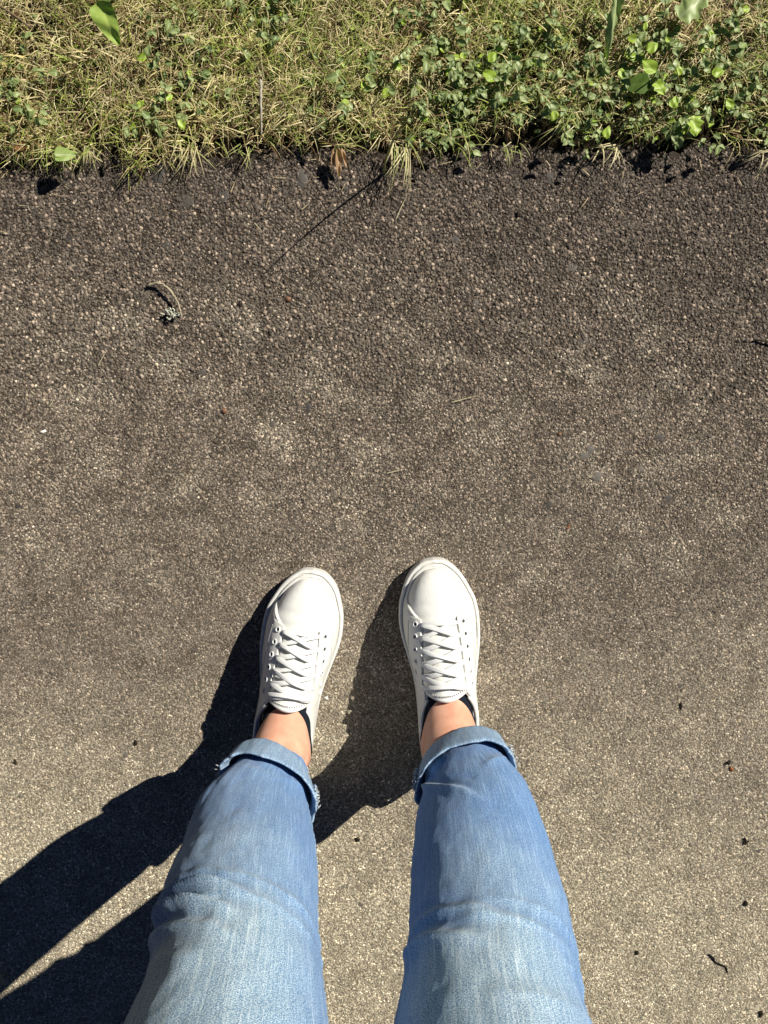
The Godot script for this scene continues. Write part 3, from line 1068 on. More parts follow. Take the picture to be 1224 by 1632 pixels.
func panel(us: Array, vs: Array, f: Callable, lift: float, thick: float, edges: Array) -> Mesher:
	var p := PackedVector3Array()
	for i in us.size():
		for j in vs.size():
			var st: Vector2 = f.call(us[i], vs[j])
			var k := 1.0
			var rim: Array = [-0.15, 0.7, 0.95]
			if edges[0] and i < 3:
				k = minf(k, rim[i])
			if edges[1] and us.size() - 1 - i < 3:
				k = minf(k, rim[us.size() - 1 - i])
			if edges[2] and j < 3:
				k = minf(k, rim[j])
			if edges[3] and vs.size() - 1 - j < 3:
				k = minf(k, rim[vs.size() - 1 - j])
			p.append(shoe_point(st.x, st.y) + shoe_normal(st.x, st.y) * (lift + thick * k))
	var m := Mesher.new()
	m.grid(us.size(), vs.size(), p, PackedVector2Array(), PackedColorArray(), false, Vector3(0, 0.02, 0.12))
	return m


func steps(n: int, rim: float, first: bool, last: bool) -> Array:
	var a := []
	if first:
		a.append_array([0.0, rim * 0.35])
	for i in n + 1:
		a.append(lerpf(rim if first else 0.0, 1.0 - rim if last else 1.0, i / float(n)))
	if last:
		a.append_array([1.0 - rim * 0.35, 1.0])
	return a


func ribbon(pts: Array, ups: Array, widths: Array, thick: float, m: Mesher) -> void:
	var p := PackedVector3Array()
	var n := pts.size()
	var mid := Vector3.ZERO
	for i in n:
		var t: Vector3 = (pts[mini(i + 1, n - 1)] - pts[maxi(i - 1, 0)]).normalized()
		var up: Vector3 = ups[i]
		var side := t.cross(up).normalized()
		up = side.cross(t).normalized()
		var w: float = widths[i] * 0.5
		mid += pts[i] / n
		for j in 9:
			var a := TAU * j / 8.0
			p.append(pts[i] + side * cos(a) * w + up * (sin(a) * thick * 0.5 * (1.0 - 0.2 * absf(cos(a)))))
	var s := m.v.size()
	m.grid(n, 9, p, PackedVector2Array(), PackedColorArray(), true, mid)
	for i in n:
		for j in 9:
			var q := s + i * 9 + j
			if m.n[q].dot(m.v[q] - pts[i]) < 0.0:
				m.n[q] = -m.n[q]


func make_shoe(parent: Node, at: Transform3D, medial: float, label: String) -> void:
	medial_side = medial
	var shoe := root_of("shoe", at, parent)
	shoe.set_meta("label", label)
	# sole: one outline swept with a foxing profile
	var outline := []
	var ss := []
	for i in 49:
		ss.append(0.5 - 0.5 * cos(PI * i / 48.0))
	for i in 49:
		outline.append(Vector2(half_width(ss[i], 1.0), ss[i] * SHOE_L))
	for i in range(47, 0, -1):
		outline.append(Vector2(-half_width(ss[i], -1.0), ss[i] * SHOE_L))
	var n := outline.size()
	var profile := [[-0.012, 0.0005], [-0.003, 0.0005], [-0.0008, 0.002], [-0.0004, 0.006], [0.0, 0.016], [-0.0003, 0.0205], [-0.0012, 0.0225], [-0.0038, 0.0228], [-0.0045, 0.0214], [-0.0051, 0.0214], [-0.0054, 0.0240], [-0.0062, 0.0252], [-0.0080, 0.0256], [-0.0086, 0.0246], [-0.0100, 0.0262], [-0.014, 0.0262]]
	var p := PackedVector3Array()
	for i in n + 1:
		var a: Vector2 = outline[(i + n - 1) % n]
		var b: Vector2 = outline[(i + 1) % n]
		var c: Vector2 = outline[i % n]
		var d := (b - a).normalized()
		var out := Vector2(d.y, -d.x)
		if out.dot(c - Vector2(0, SHOE_L * 0.5)) < 0.0:
			out = -out
		var toe := 1.0 - smoothstep(0.0, 0.07, c.y)
		for q in profile:
			var e: Vector2 = c + out * q[0]
			p.append(Vector3(e.x, q[1] + toe * q[1] * 0.12, e.y))
	var m := Mesher.new()
	m.grid(n + 1, profile.size(), p, PackedVector2Array(), PackedColorArray(), false, Vector3(0, 0.01, SHOE_L * 0.5))
	put("sole", m.mesh(M.rubber), shoe)
	# vamp and the base under the lacing
	var us := []
	for i in 45:
		us.append(0.42 * pow(i / 44.0, 1.7))
	var vs := []
	for j in 49:
		vs.append(-1.0 + j / 24.0)
	m = panel(us, vs, func(u: float, v: float) -> Vector2: return Vector2(maxf(u, 0.0008), clampf(v, -0.9999, 0.9999)), 0.0, 0.0, [false, false, false, false])
	put("vamp", m.mesh(M.leather), shoe)
	# tongue with a stitched end
	us = steps(26, 0.02, false, true)
	vs = steps(22, 0.03, true, true)
	m = panel(us, vs, func(u: float, v: float) -> Vector2:
		var lat := v * 2.0 - 1.0
		var s := lerpf(0.23, 0.545 - 0.012 * lat * lat, u)
		return Vector2(s, signf(lat) * t_at_width(s, absf(lat) * lerpf(0.019, 0.0245, u), lat)), -0.0006, 0.0026, [false, true, true, true])
	var tongue := put("tongue", m.mesh(M.leather), shoe)
	m = Mesher.new()
	for i in 19:
		var lat := (i / 9.0 - 1.0) * 0.86
		var s := 0.528 - 0.012 * lat * lat
		var tt := signf(lat) * t_at_width(s, absf(lat) * 0.024, lat if lat != 0.0 else 1.0)
		var up := shoe_normal(s, tt)
		m.box(Transform3D(Basis.looking_at(Vector3(0, -0.2, 1), up), shoe_point(s, tt) + up * 0.0022), Vector3(0.0011, 0.0008, 0.0042))
	put("stitching", m.mesh(M.stitch), tongue)
	# quarters, eyestays, collar
	for side: float in [-1.0, 1.0]:
		us = steps(52, 0.012, true, false)
		vs = steps(26, 0.03, true, false)
		var q := func(u: float, v: float) -> Vector2:
			var sf := 0.232 - 0.105 * pow(v, 0.62)
			var s := lerpf(sf, 1.0, u)
			var t := lerpf(t_rim(s, side), 0.9999, v)
			return Vector2(minf(s, 0.9992), t * side)
		m = panel(us, vs, q, 0.0001, 0.0025, [true, false, true, false])
		var quarter := put("quarter", m.mesh(M.leather), shoe)
		us = steps(30, 0.02, true, true)
		vs = steps(10, 0.1, true, true)
		var st := func(u: float, v: float) -> Vector2:
			var s := lerpf(0.214 - 0.022 * v, 0.56, u)
			var a := t_rim(s, side)
			var x := tab(GAP, s) + 0.0155 * v
			var b := t_at_width(s, x, side)
			return Vector2(s, side * (a + 0.004 if v < 0.001 else lerpf(a + 0.004, maxf(b, a + 0.05), v)))
		m = panel(us, vs, st, 0.0020, 0.0013, [true, true, true, true])
		put("eyestay", m.mesh(M.leather), shoe)
		# stitch row down the eyestay's outer line and along the curved front
		m = Mesher.new()
		for i in 34:
			var s := lerpf(0.225, 0.55, i / 33.0)
			var tt := t_at_width(s, tab(GAP, s) + 0.0138, side) * side
			var up := shoe_normal(s, tt)
			m.box(Transform3D(Basis.looking_at(Vector3(0, 0, -1), up), shoe_point(s, tt) + up * 0.0034), Vector3(0.0006, 0.0005, 0.0019))
		for row in 2:
			for i in 16:
				var v := lerpf(0.05, 0.6, i / 15.0)
				var st2: Vector2 = q.call(0.012 + 0.014 * row, v)
				var st3: Vector2 = q.call(0.012 + 0.014 * row, v + 0.01)
				var up := shoe_normal(st2.x, st2.y)
				var a := shoe_point(st2.x, st2.y)
				m.box(Transform3D(Basis.looking_at(a - shoe_point(st3.x, st3.y), up), a + up * 0.0023), Vector3(0.0006, 0.0006, 0.0019))
		put("stitching", m.mesh(M.stitch), quarter)
		# collar: padded rim outside, dark lining inside
		var pts := PackedVector3Array()
		var rad := PackedFloat32Array()
		for i in 30:
			var s := lerpf(0.555, 0.9985, i / 29.0)
			var tt := t_rim(s, side) * side
			pts.append(shoe_point(s, tt) - Vector3(shoe_normal(s, tt).x, 0, 0) * 0.0006 - Vector3(0, 0.0005, 0))
			rad.append(0.0026)
		m = Mesher.new()
		m.tube(pts, rad, 9)
		put("collar", m.mesh(M.leather), shoe)
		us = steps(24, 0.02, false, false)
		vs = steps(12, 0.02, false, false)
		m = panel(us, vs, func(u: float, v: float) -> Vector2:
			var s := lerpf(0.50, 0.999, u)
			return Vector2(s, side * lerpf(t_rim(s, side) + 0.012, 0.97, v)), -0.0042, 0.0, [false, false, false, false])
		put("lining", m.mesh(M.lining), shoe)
	# eyelets and laces
	var es := []
	for k in 6:
		es.append(0.232 + 0.0555 * k)
	for side: float in [-1.0, 1.0]:
		for k in 6:
			var s: float = es[k]
			var tt := t_at_width(s, tab(GAP, s) + 0.0062, side) * side
			var up := shoe_normal(s, tt)
			var c := shoe_point(s, tt) + up * 0.0036
			var bx := up.cross(Vector3(0, 0, 1)).normalized()
			var bz := bx.cross(up).normalized()
			m = Mesher.new()
			var rp := PackedVector3Array()
			for i in 17:
				var w := TAU * i / 16.0
				var d := bx * cos(w) + bz * sin(w)
				for j in 9:
					var a := TAU * j / 8.0
					rp.append(c + d * (0.0029 + 0.0009 * cos(a)) + up * 0.0008 * sin(a))
			m.grid(17, 9, rp, PackedVector2Array(), PackedColorArray(), true, c)
			for i in rp.size():
				var w := TAU * (i / 9) / 16.0
				var o := rp[i] - (c + (bx * cos(w) + bz * sin(w)) * 0.0029)
				m.n[i] = o.normalized()
			var eye := put("eyelet", m.mesh(M.ring), shoe)
			var hm := Mesher.new()
			var hp := PackedVector3Array()
			for i in 3:
				for j in 13:
					var w := TAU * j / 12.0
					hp.append(c + (bx * cos(w) + bz * sin(w)) * 0.0011 * i * 1.05 - up * 0.0002)
			hm.grid(3, 13, hp, PackedVector2Array(), PackedColorArray(), true, c - up * 0.1)
			hm.mesh(M.hole, eye.mesh)
	var bands := []
	for k in 5:
		bands.append([k + 1, 1.0, k, -1.0, 0.0016])
		bands.append([k + 1, -1.0, k, 1.0, 0.0001])
	bands.append([0, -1.0, 0, 1.0, 0.0006])
	bands.append([5, -1.0, 5, 1.0, 0.0026])
	var r := RandomNumberGenerator.new()
	r.seed = 5 + int(medial * 3)
	for b in bands:
		var s0: float = es[b[0]]
		var s1: float = es[b[2]]
		var pts := []
		var ups := []
		var ws := []
		var sag := r.randf_range(-0.004, 0.004)
		var wob := r.randf_range(-0.35, 0.35)
		for i in 21:
			var f := i / 20.0
			var x0: float = (tab(GAP, s0) + 0.0040) * b[1]
			var x1: float = (tab(GAP, s1) + 0.0040) * b[3]
			var x := lerpf(x0, x1, f)
			var s := lerpf(s0, s1, smoothstep(0.0, 1.0, f)) + sag * sin(PI * f) * 0.9 + (-0.022 * sin(PI * f) if b[0] == 5 and b[2] == 5 else 0.0)
			var tt := t_at_width(s, absf(x), signf(x) if x != 0.0 else 1.0) * signf(x)
			var up := shoe_normal(s, tt)
			var body := sin(PI * f)
			var lift: float = lerpf(0.0030, 0.0042, clampf(body * 2.5, 0, 1)) + float(b[4]) * body + 0.0012 * sin(PI * f) + (0.0008 if f > 0.08 and f < 0.92 else -0.0016)
			pts.append(shoe_point(s, tt) + up * lift)
			ups.append((up + Vector3(0, 0, wob * body + 0.25 * sin(f * 5.0 + wob * 9.0))).normalized())
			ws.append(lerpf(0.0026, 0.0062 * (1.0 - 0.3 * absf(wob) * (1.0 + sin(f * 6.0 + wob * 20.0))), smoothstep(0.0, 0.22, minf(f, 1.0 - f))))
		m = Mesher.new()
		ribbon(pts, ups, ws, 0.0013, m)
		put("lace", m.mesh(M.lace), shoe)


# ------------------------------------------------------------------ jeans
const LEG_L := [0.10, -0.1245, 0.036, 0.13, -0.1245, 0.0385, 0.175, -0.125, 0.041, 0.24, -0.1285, 0.056, 0.308, -0.1245, 0.062, 0.38, -0.1205, 0.0658, 0.421, -0.1147, 0.0622, 0.461, -0.1085, 0.0628, 0.493, -0.1045, 0.0645, 0.60, -0.100, 0.074, 0.70, -0.101, 0.086, 0.80, -0.098, 0.094]
const LEG_R := [0.10, 0.087, 0.039, 0.13, 0.087, 0.0415, 0.18, 0.0875, 0.044, 0.228, 0.0900, 0.0560, 0.305, 0.091, 0.064, 0.36, 0.090, 0.0664, 0.418, 0.0855, 0.0674, 0.4675, 0.0778, 0.0680, 0.496, 0.076, 0.0698, 0.60, 0.072, 0.079, 0.70, 0.068, 0.087, 0.80, 0.064, 0.094]
const LEG_Z := [0.10, 0.412, 0.25, 0.4145, 0.36, 0.4175, 0.46, 0.419, 0.56, 0.42, 0.7, 0.418, 0.8, 0.417]
const LEG_DEEP := [0.10, 0.031, 0.14, 0.0315, 0.19, 0.0345, 0.25, 0.042, 0.3, 0.048, 0.36, 0.056, 0.42, 0.0625, 0.5, 0.068, 0.6, 0.077, 0.7, 0.087, 0.8, 0.096]
# folds: middle angle, half width of angle (degrees), height, slope and bend over the angle, thickness, strength
const FOLDS_L := [[-40, 54, 0.452, 0.036, -0.004, 0.0058, 0.0072], [-44, 52, 0.480, 0.046, 0.0, 0.0062, 0.0084], [-40, 50, 0.508, 0.046, 0.0, 0.0078, 0.0080], [-54, 40, 0.433, 0.034, 0.0, 0.0050, 0.0036], [-50, 40, 0.545, 0.05, 0.0, 0.011, 0.0030],
	[18, 105, 0.432, 0.016, -0.010, 0.0060, 0.0018], [22, 100, 0.458, 0.014, -0.012, 0.0050, 0.0022], [65, 38, 0.452, -0.016, 0.0, 0.006, 0.0026], [-30, 60, 0.218, 0.02, -0.01, 0.010, 0.0016], [62, 42, 0.228, -0.035, 0.0, 0.009, 0.0026], [0, 60, 0.365, 0.01, -0.01, 0.012, 0.0010]]
const FOLDS_R := [[-46, 56, 0.442, 0.030, 0.0, 0.0065, 0.0048], [-48, 54, 0.480, 0.042, 0.0, 0.0095, 0.0052], [30, 95, 0.446, 0.006, -0.008, 0.005, 0.0019], [20, 90, 0.424, 0.004, -0.010, 0.0055, 0.0014], [-38, 46, 0.285, 0.072, 0.0, 0.0080, 0.0074], [-24, 34, 0.245, 0.03, 0.0, 0.012, -0.0024], [66, 36, 0.46, 0.03, -0.01, 0.005, 0.0014],
	[75, 35, 0.415, -0.04, 0.0, 0.006, 0.0010], [70, 35, 0.49, -0.03, 0.0, 0.006, 0.0012], [45, 40, 0.232, -0.04, 0.0, 0.009, 0.0028], [15, 80, 0.53, 0.0, -0.02, 0.012, 0.0014]]


func leg_tab(t: Array, h: float, which: int) -> float:
	var i := 0
	while i + 6 < t.size() and h > t[i + 3]:
		i += 3
	var u := clampf((h - t[i]) / (t[i + 3] - t[i]), 0.0, 1.0)
	# smooth through neighbours
	var y0: float = t[i + which]
	var y1: float = t[i + 3 + which]
	var ym: float = t[maxi(i - 3, 0) + which]
	var yp: float = t[mini(i + 6, t.size() - 3) + which]
	var hm: float = t[maxi(i - 3, 0)]
	var hp: float = t[mini(i + 6, t.size() - 3)]
	var m0: float = (y1 - ym) / maxf(t[i + 3] - hm, 0.001) * (t[i + 3] - t[i])
	var m1: float = (yp - y0) / maxf(hp - t[i], 0.001) * (t[i + 3] - t[i])
	return (2 * u * u * u - 3 * u * u + 1) * y0 + (u * u * u - 2 * u * u + u) * m0 + (3 * u * u - 2 * u * u * u) * y1 + (u * u * u - u * u) * m1


func leg_fold(folds: Array, a: float, h: float) -> float:
	var d := 0.0
	for f in folds:
		var c: float = deg_to_rad(f[0])
		var w: float = deg_to_rad(f[1])
		var u := (a - c) / w
		if absf(u) >= 1.0:
			continue
		var win := 1.0 - u * u * u * u
		win *= win
		var hh: float = f[2] + f[3] * a + f[4] * a * a
		var q: float = (h - hh) / f[5]
		if absf(q) > 4.0:
			continue
		var broken := 0.85 + 0.35 * sin(a * 2.3 + f[2] * 60.0)
		d += f[6] * win * broken * (exp(-pow(absf(q), 1.35)) - (0.5 if absf(f[6]) > 0.003 else 0.0) * exp(-(q + 1.9) * (q + 1.9)))
	return d


func leg_at(left: bool, a: float, h: float, extra: float) -> Vector3:
	var t: Array = LEG_L if left else LEG_R
	var cx := leg_tab(t, h, 1)
	var rx := leg_tab(t, h, 2) + extra
	var zc := tab(LEG_Z, h) + (0.001 if left else -0.011 + 0.038 * smoothstep(0.16, 0.46, h))
	var z := (tab(LEG_DEEP, h) + extra) * cos(a)
	var dx := rx * sin(a)
	zc += (dx if left else -dx) * 0.25 * (1.0 - smoothstep(0.2, 0.34, h))   # the side seams sit a little forward on the outside
	return Vector3(cx + dx, h, zc - z)


func make_jeans(person: Node3D) -> void:
	var m := Mesher.new()
	var cols := 241
	var rows := 330
	for side in 2:
		var left := side == 0
		var folds: Array = FOLDS_L if left else FOLDS_R
		var p := PackedVector3Array()
		var uv := PackedVector2Array()
		var c := PackedColorArray()
		var off := 0.0 if left else 3.7
		for i in rows:
			var h := lerpf(0.128, 0.80, pow(i / float(rows - 1), 1.12))
			for j in cols:
				var a := -PI + TAU * j / (cols - 1)
				var ang := a if j < cols - 1 else -PI
				var d := leg_fold(folds, ang, h)
				var cs := Vector3(cos(ang), sin(ang), h * 6.0 + off)
				d += 0.0012 * noise_big.get_noise_3d(cs.x * 0.8, cs.y * 0.8, cs.z * 0.9) * smoothstep(0.18, 0.26, h) + 0.0007 * noise_mid.get_noise_3d(cs.x * 0.3, cs.y * 0.3, cs.z * 0.4)
				# side seams stand a little proud and pucker
				var seam := 0.0
				for sa: float in [1.5, -1.55]:
					var e := (ang - sa) / 0.05
					if absf(e) < 3.0:
						seam += exp(-e * e)
				d += seam * (0.0010 + 0.00025 * sin(h * 420.0 + 2.0 * sin(h * 90.0)))
				# drawn in where the roll grips
				d -= 0.0012 * (1.0 - smoothstep(0.175, 0.225, h)) * (0.6 + 0.7 * smoothstep(0.2, 1.2, -ang) * (0.0 if left else 1.0))
				p.append(leg_at(left, ang, h, d))
				uv.append(Vector2(0.4 * j / (cols - 1) / 0.4, h / 0.4))
				# wash: pale over the knee and thigh, deep blue at the shin, worn ridges
				var f := smoothstep(0.405, 0.485, h + 0.02 * noise_big.get_noise_2d(ang * 0.6 + off, h * 6.0)) * exp(-pow(absf(ang - (-0.15 if left else -0.2)) / 1.15, 3.0))
				f = maxf(f, 0.42 * smoothstep(0.3, 0.38, h) * (1.0 - smoothstep(0.5, 0.62, h)) * exp(-pow(ang / 1.0, 2.0)))
				f += 0.10 * exp(-pow(ang / 0.7, 2.0)) + 0.10 * noise_mid.get_noise_2d(ang * 0.35 + off, h * 4.0) + clampf(d, -0.002, 0.004) * 55.0 + seam * 0.32
				f = clampf(f * 0.92, 0.0, 1.0)
				var blue := Color(0.235, 0.375, 0.60)
				var paleb := Color(0.61, 0.725, 0.79)
				c.append(blue.lerp(paleb, f))
		m.grid(rows, cols, p, uv, c, true, Vector3(-0.115 if left else 0.08, 0.45, 0.42))
	# seat and hips
	var p := PackedVector3Array()
	var uv := PackedVector2Array()
	var c := PackedColorArray()
	var hips := [[0.70, 0.06, 0.055], [0.73, 0.15, 0.098], [0.78, 0.182, 0.112], [0.85, 0.170, 0.106], [0.91, 0.14, 0.09], [0.96, 0.12, 0.08]]
	for q in hips:
		for j in 65:
			var a := TAU * j / 64.0
			p.append(Vector3(-0.018 + q[1] * sin(a), q[0], 0.418 - q[2] * cos(a)))
			uv.append(Vector2(j / 64.0 * 5.0, q[0] / 0.2))
			c.append(Color(0.2, 0.3, 0.45))
	m.grid(6, 65, p, uv, c, true, Vector3(-0.018, 0.83, 0.418))
	var jeans := put("jeans", m.mesh(M.denim), person)
	# rolled cuffs, their paler inside showing
	for side in 2:
		var left := side == 0
		m = Mesher.new()
		p = PackedVector3Array()
		uv = PackedVector2Array()
		c = PackedColorArray()
		var prof := [[0.160, -0.0025], [0.145, -0.0020], [0.1375, 0.0004], [0.1355, 0.0036], [0.1375, 0.0058], [0.143, 0.0072], [0.151, 0.0080], [0.162, 0.0086], [0.174, 0.0090], [0.182, 0.0093], [0.1855, 0.0090], [0.187, 0.0080], [0.1865, 0.0066], [0.182, 0.0056], [0.168, 0.0046]]
		var cn := 181
		for q in prof:
			for j in cn:
				var a := -PI + TAU * j / (cn - 1)
				var wave := noise_big.get_noise_3d(cos(a) * 0.9, sin(a) * 0.9, 4.0 + side * 5.0)
				var wave2 := noise_mid.get_noise_3d(cos(a) * 0.3, sin(a) * 0.3, q[0] * 1.5 + side * 3.0)
				var h: float = q[0] + 0.007 * wave * (0.4 + 0.6 * smoothstep(0.14, 0.19, q[0])) + (0.004 * (1.0 - cos(a)) * 0.5) + (0.008 if left else 0.0) + (0.009 if left else -0.004) * sin(a)
				h += (0.165 - q[0]) * 0.15 * smoothstep(0.5, 1.5, absf(a)) * (1.0 if left else 0.3)
				var e: float = q[1] + 0.0008 * wave2 + 0.0012 * wave
				# the right roll gapes at its inner front
				if not left:
					e += 0.0025 * smoothstep(0.145, 0.188, q[0]) * exp(-pow((a + 0.75) / 0.5, 2.0))
				else:
					e += 0.003 * smoothstep(0.145, 0.188, q[0]) * exp(-pow((a - 0.9) / 0.5, 2.0))
				p.append(leg_at(left, a, h, e))
				uv.append(Vector2(0.42 * j / (cn - 1) / 0.4, q[0] / 0.4))
				var g := 1.0 + 0.18 * noise_mid.get_noise_2d(a * 0.6, q[0] * 4.0 + side)
				c.append(Color(g, g, g))
		m.grid(prof.size(), cn, p, uv, c, true, leg_at(left, 0, 0.15, 0) + Vector3(0, 0, 0.055))
		var cuff := put("cuff", m.mesh(M.cuff), jeans)
		# frayed seam ends where the side seams are rolled
		for sa: float in [-1.48, 1.5]:
			m = Mesher.new()
			var r := RandomNumberGenerator.new()
			r.seed = 40 + side * 7 + int(sa * 3)
			for k in 4:
				var h := 0.150 + 0.008 * k + (0.008 if left else 0.0) + (0.009 if left else -0.004) * sin(sa)
				var a := sa + r.randf_range(-0.06, 0.06)
				var o := leg_at(left, a, h, 0.009)
				var pts := PackedVector3Array()
				var rad := PackedFloat32Array()
				for i in 5:
					pts.append(leg_at(left, a + (i - 2) * 0.045, h + r.randf_range(-0.0015, 0.0015), 0.0085 + r.randf_range(0.0, 0.002)))
					rad.append(r.randf_range(0.0016, 0.0028))
				m.tube(pts, rad, 7, Color(0.42, 0.55, 0.7) * r.randf_range(0.6, 1.1))
			for k in 30:
				var h := r.randf_range(0.148, 0.186) + (0.008 if left else 0.0) + (0.009 if left else -0.004) * sin(sa)
				var a := sa + r.randfn(0.0, 0.10)
				var o := leg_at(left, a, h, 0.0105)
				var d := Vector3(sin(a), r.randf_range(-0.6, 0.9), -cos(a)) + Vector3(r.randfn(0, 0.6), r.randfn(0, 0.6), r.randfn(0, 0.6))
				d = d.normalized() * r.randf_range(0.0015, 0.0045)
				var pts := PackedVector3Array()
				var rad := PackedFloat32Array()
				var bend := Vector3(r.randfn(0, 1), r.randfn(0, 1), r.randfn(0, 1)) * 0.001
				for i in 4:
					var t := i / 3.0
					pts.append(o + d * t + bend * sin(t * PI))
					rad.append(0.00034)
				m.tube(pts, rad, 4, Color(1, 1, 1) * r.randf_range(0.7, 1.25))
			put("frayed_seam", m.mesh(M.thread), cuff)


# ------------------------------------------------------------------ the body
func field_mesh(bones: Array, cell: float, blend: float) -> Mesher:
	# smooth union of tapered capsules, meshed as surface nets
	var lo := Vector3.ONE * 1e9
	var hi := -lo
	for b in bones:
		for k in 2:
			var q: Vector3 = b[k]
			var r: float = b[2 + k] + blend + cell * 2.0
			lo = lo.min(q - Vector3.ONE * r)
			hi = hi.max(q + Vector3.ONE * r)
	var n := Vector3i(((hi - lo) / cell).ceil()) + Vector3i.ONE
	var f := PackedFloat32Array()
	f.resize(n.x * n.y * n.z)
	f.fill(1.0)
	for b in bones:
		var a: Vector3 = b[0]
		var e: Vector3 = b[1]
		var ra: float = b[2]
		var rb: float = b[3]
		var pad := Vector3.ONE * (maxf(ra, rb) + blend + cell * 2.0)
		var l := Vector3i(((a.min(e) - pad - lo) / cell).floor()).clamp(Vector3i.ZERO, n - Vector3i.ONE)
		var u := Vector3i(((a.max(e) + pad - lo) / cell).ceil()).clamp(Vector3i.ZERO, n - Vector3i.ONE)
		var ae := e - a
		var len2 := maxf(ae.length_squared(), 1e-9)
		for z in range(l.z, u.z + 1):
			for y in range(l.y, u.y + 1):
				var row := (z * n.y + y) * n.x
				for x in range(l.x, u.x + 1):
					var p := lo + Vector3(x, y, z) * cell
					var t := clampf((p - a).dot(ae) / len2, 0.0, 1.0)
					var d := (p - a - ae * t).length() - lerpf(ra, rb, t)
					var o := f[row + x]
					var k := maxf(blend - absf(o - d), 0.0) / blend
					f[row + x] = minf(o, d) - k * k * blend * 0.25
	var m := Mesher.new()
	var at := {}
	var sx := 1
	var sy := n.x
	var sz := n.x * n.y
	for z in n.z - 1:
		for y in n.y - 1:
			for x in n.x - 1:
				var i := z * sz + y * sy + x
				var neg := 0
				var sum := Vector3.ZERO
				var cnt := 0
				for c in 8:
					if f[i + (c & 1) * sx + ((c >> 1) & 1) * sy + ((c >> 2) & 1) * sz] < 0.0:
						neg += 1
				if neg == 0 or neg == 8:
					continue
				for c in 8:
					var fc := f[i + (c & 1) * sx + ((c >> 1) & 1) * sy + ((c >> 2) & 1) * sz]
					for ax in 3:
						if (c >> ax) & 1:
							continue
						var c2 := c | (1 << ax)
						var fd := f[i + (c2 & 1) * sx + ((c2 >> 1) & 1) * sy + ((c2 >> 2) & 1) * sz]
						if (fc < 0.0) != (fd < 0.0):
							var q := Vector3(c & 1, (c >> 1) & 1, (c >> 2) & 1)
							q[ax] = fc / (fc - fd)
							sum += q
							cnt += 1
				at[i] = m.v.size()
				m.v.append(lo + (Vector3(x, y, z) + sum / cnt) * cell)
				var g := Vector3(f[i + sx] - f[i], f[i + sy] - f[i], f[i + sz] - f[i]) + Vector3(f[i + sx + sy + sz] - f[i + sy + sz], f[i + sx + sy + sz] - f[i + sx + sz], f[i + sx + sy + sz] - f[i + sx + sy])
				m.n.append(g.normalized())
				m.uv.append(Vector2.ZERO)
				m.c.append(Color.WHITE)
	for i: int in at:
		for ax in 3:
			var st: int = [sx, sy, sz][ax]
			var s1: int = [sy, sz, sx][ax]
			var s2: int = [sz, sx, sy][ax]
			var inside: bool = f[i] < 0.0
			if inside == (f[i + st] < 0.0):
				continue
			if not (at.has(i - s1) and at.has(i - s2) and at.has(i - s1 - s2)):
				continue
			var q := [at[i], at[i - s1], at[i - s1 - s2], at[i - s2]]
			if inside:
				m.idx.append_array([q[0], q[2], q[1], q[0], q[3], q[2]])
			else:
				m.idx.append_array([q[0], q[1], q[2], q[0], q[2], q[3]])
	return m


func append(into: Mesher, m: Mesher) -> void:
	var s := into.v.size()
	into.v.append_array(m.v)
	into.n.append_array(m.n)
	into.uv.append_array(m.uv)
	into.c.append_array(m.c)
	for i in m.idx:
		into.idx.append(i + s)


func ankle(m: Mesher, shoe: Transform3D, left: bool, rows: Array, medial: float) -> void:
	# rows: height, front and back distance from the toe, half width
	var p := PackedVector3Array()
	var cols := 65
	for q in rows:
		var h: float = q[0]
		var fr: float = q[1]
		var bk: float = q[2]
		for j in cols:
			var a := -PI + TAU * j / (cols - 1)
			var ca := cos(a)
			var z := (fr + bk) * 0.5 - ca * (bk - fr) * 0.5
			var narrow := 1.0 - 0.16 * smoothstep(0.2, 1.0, -ca)
			var x: float = q[3] * signf(sin(a)) * pow(absf(sin(a)), 0.9) * narrow
			# ankle bones: inner one higher and further forward
			var ma := (a - medial * 1.6) / 0.35
			var la := (a + medial * 1.8) / 0.35
			x += medial * 0.0045 * exp(-ma * ma) * exp(-pow((h - 0.098) / 0.014, 2.0)) - medial * 0.0045 * exp(-la * la) * exp(-pow((h - 0.088) / 0.014, 2.0))
			p.append(shoe * Vector3(x + q[4], h, z))
	m.grid(rows.size(), cols, p, PackedVector2Array(), PackedColorArray(), true, shoe * Vector3(0, 0.12, 0.21))


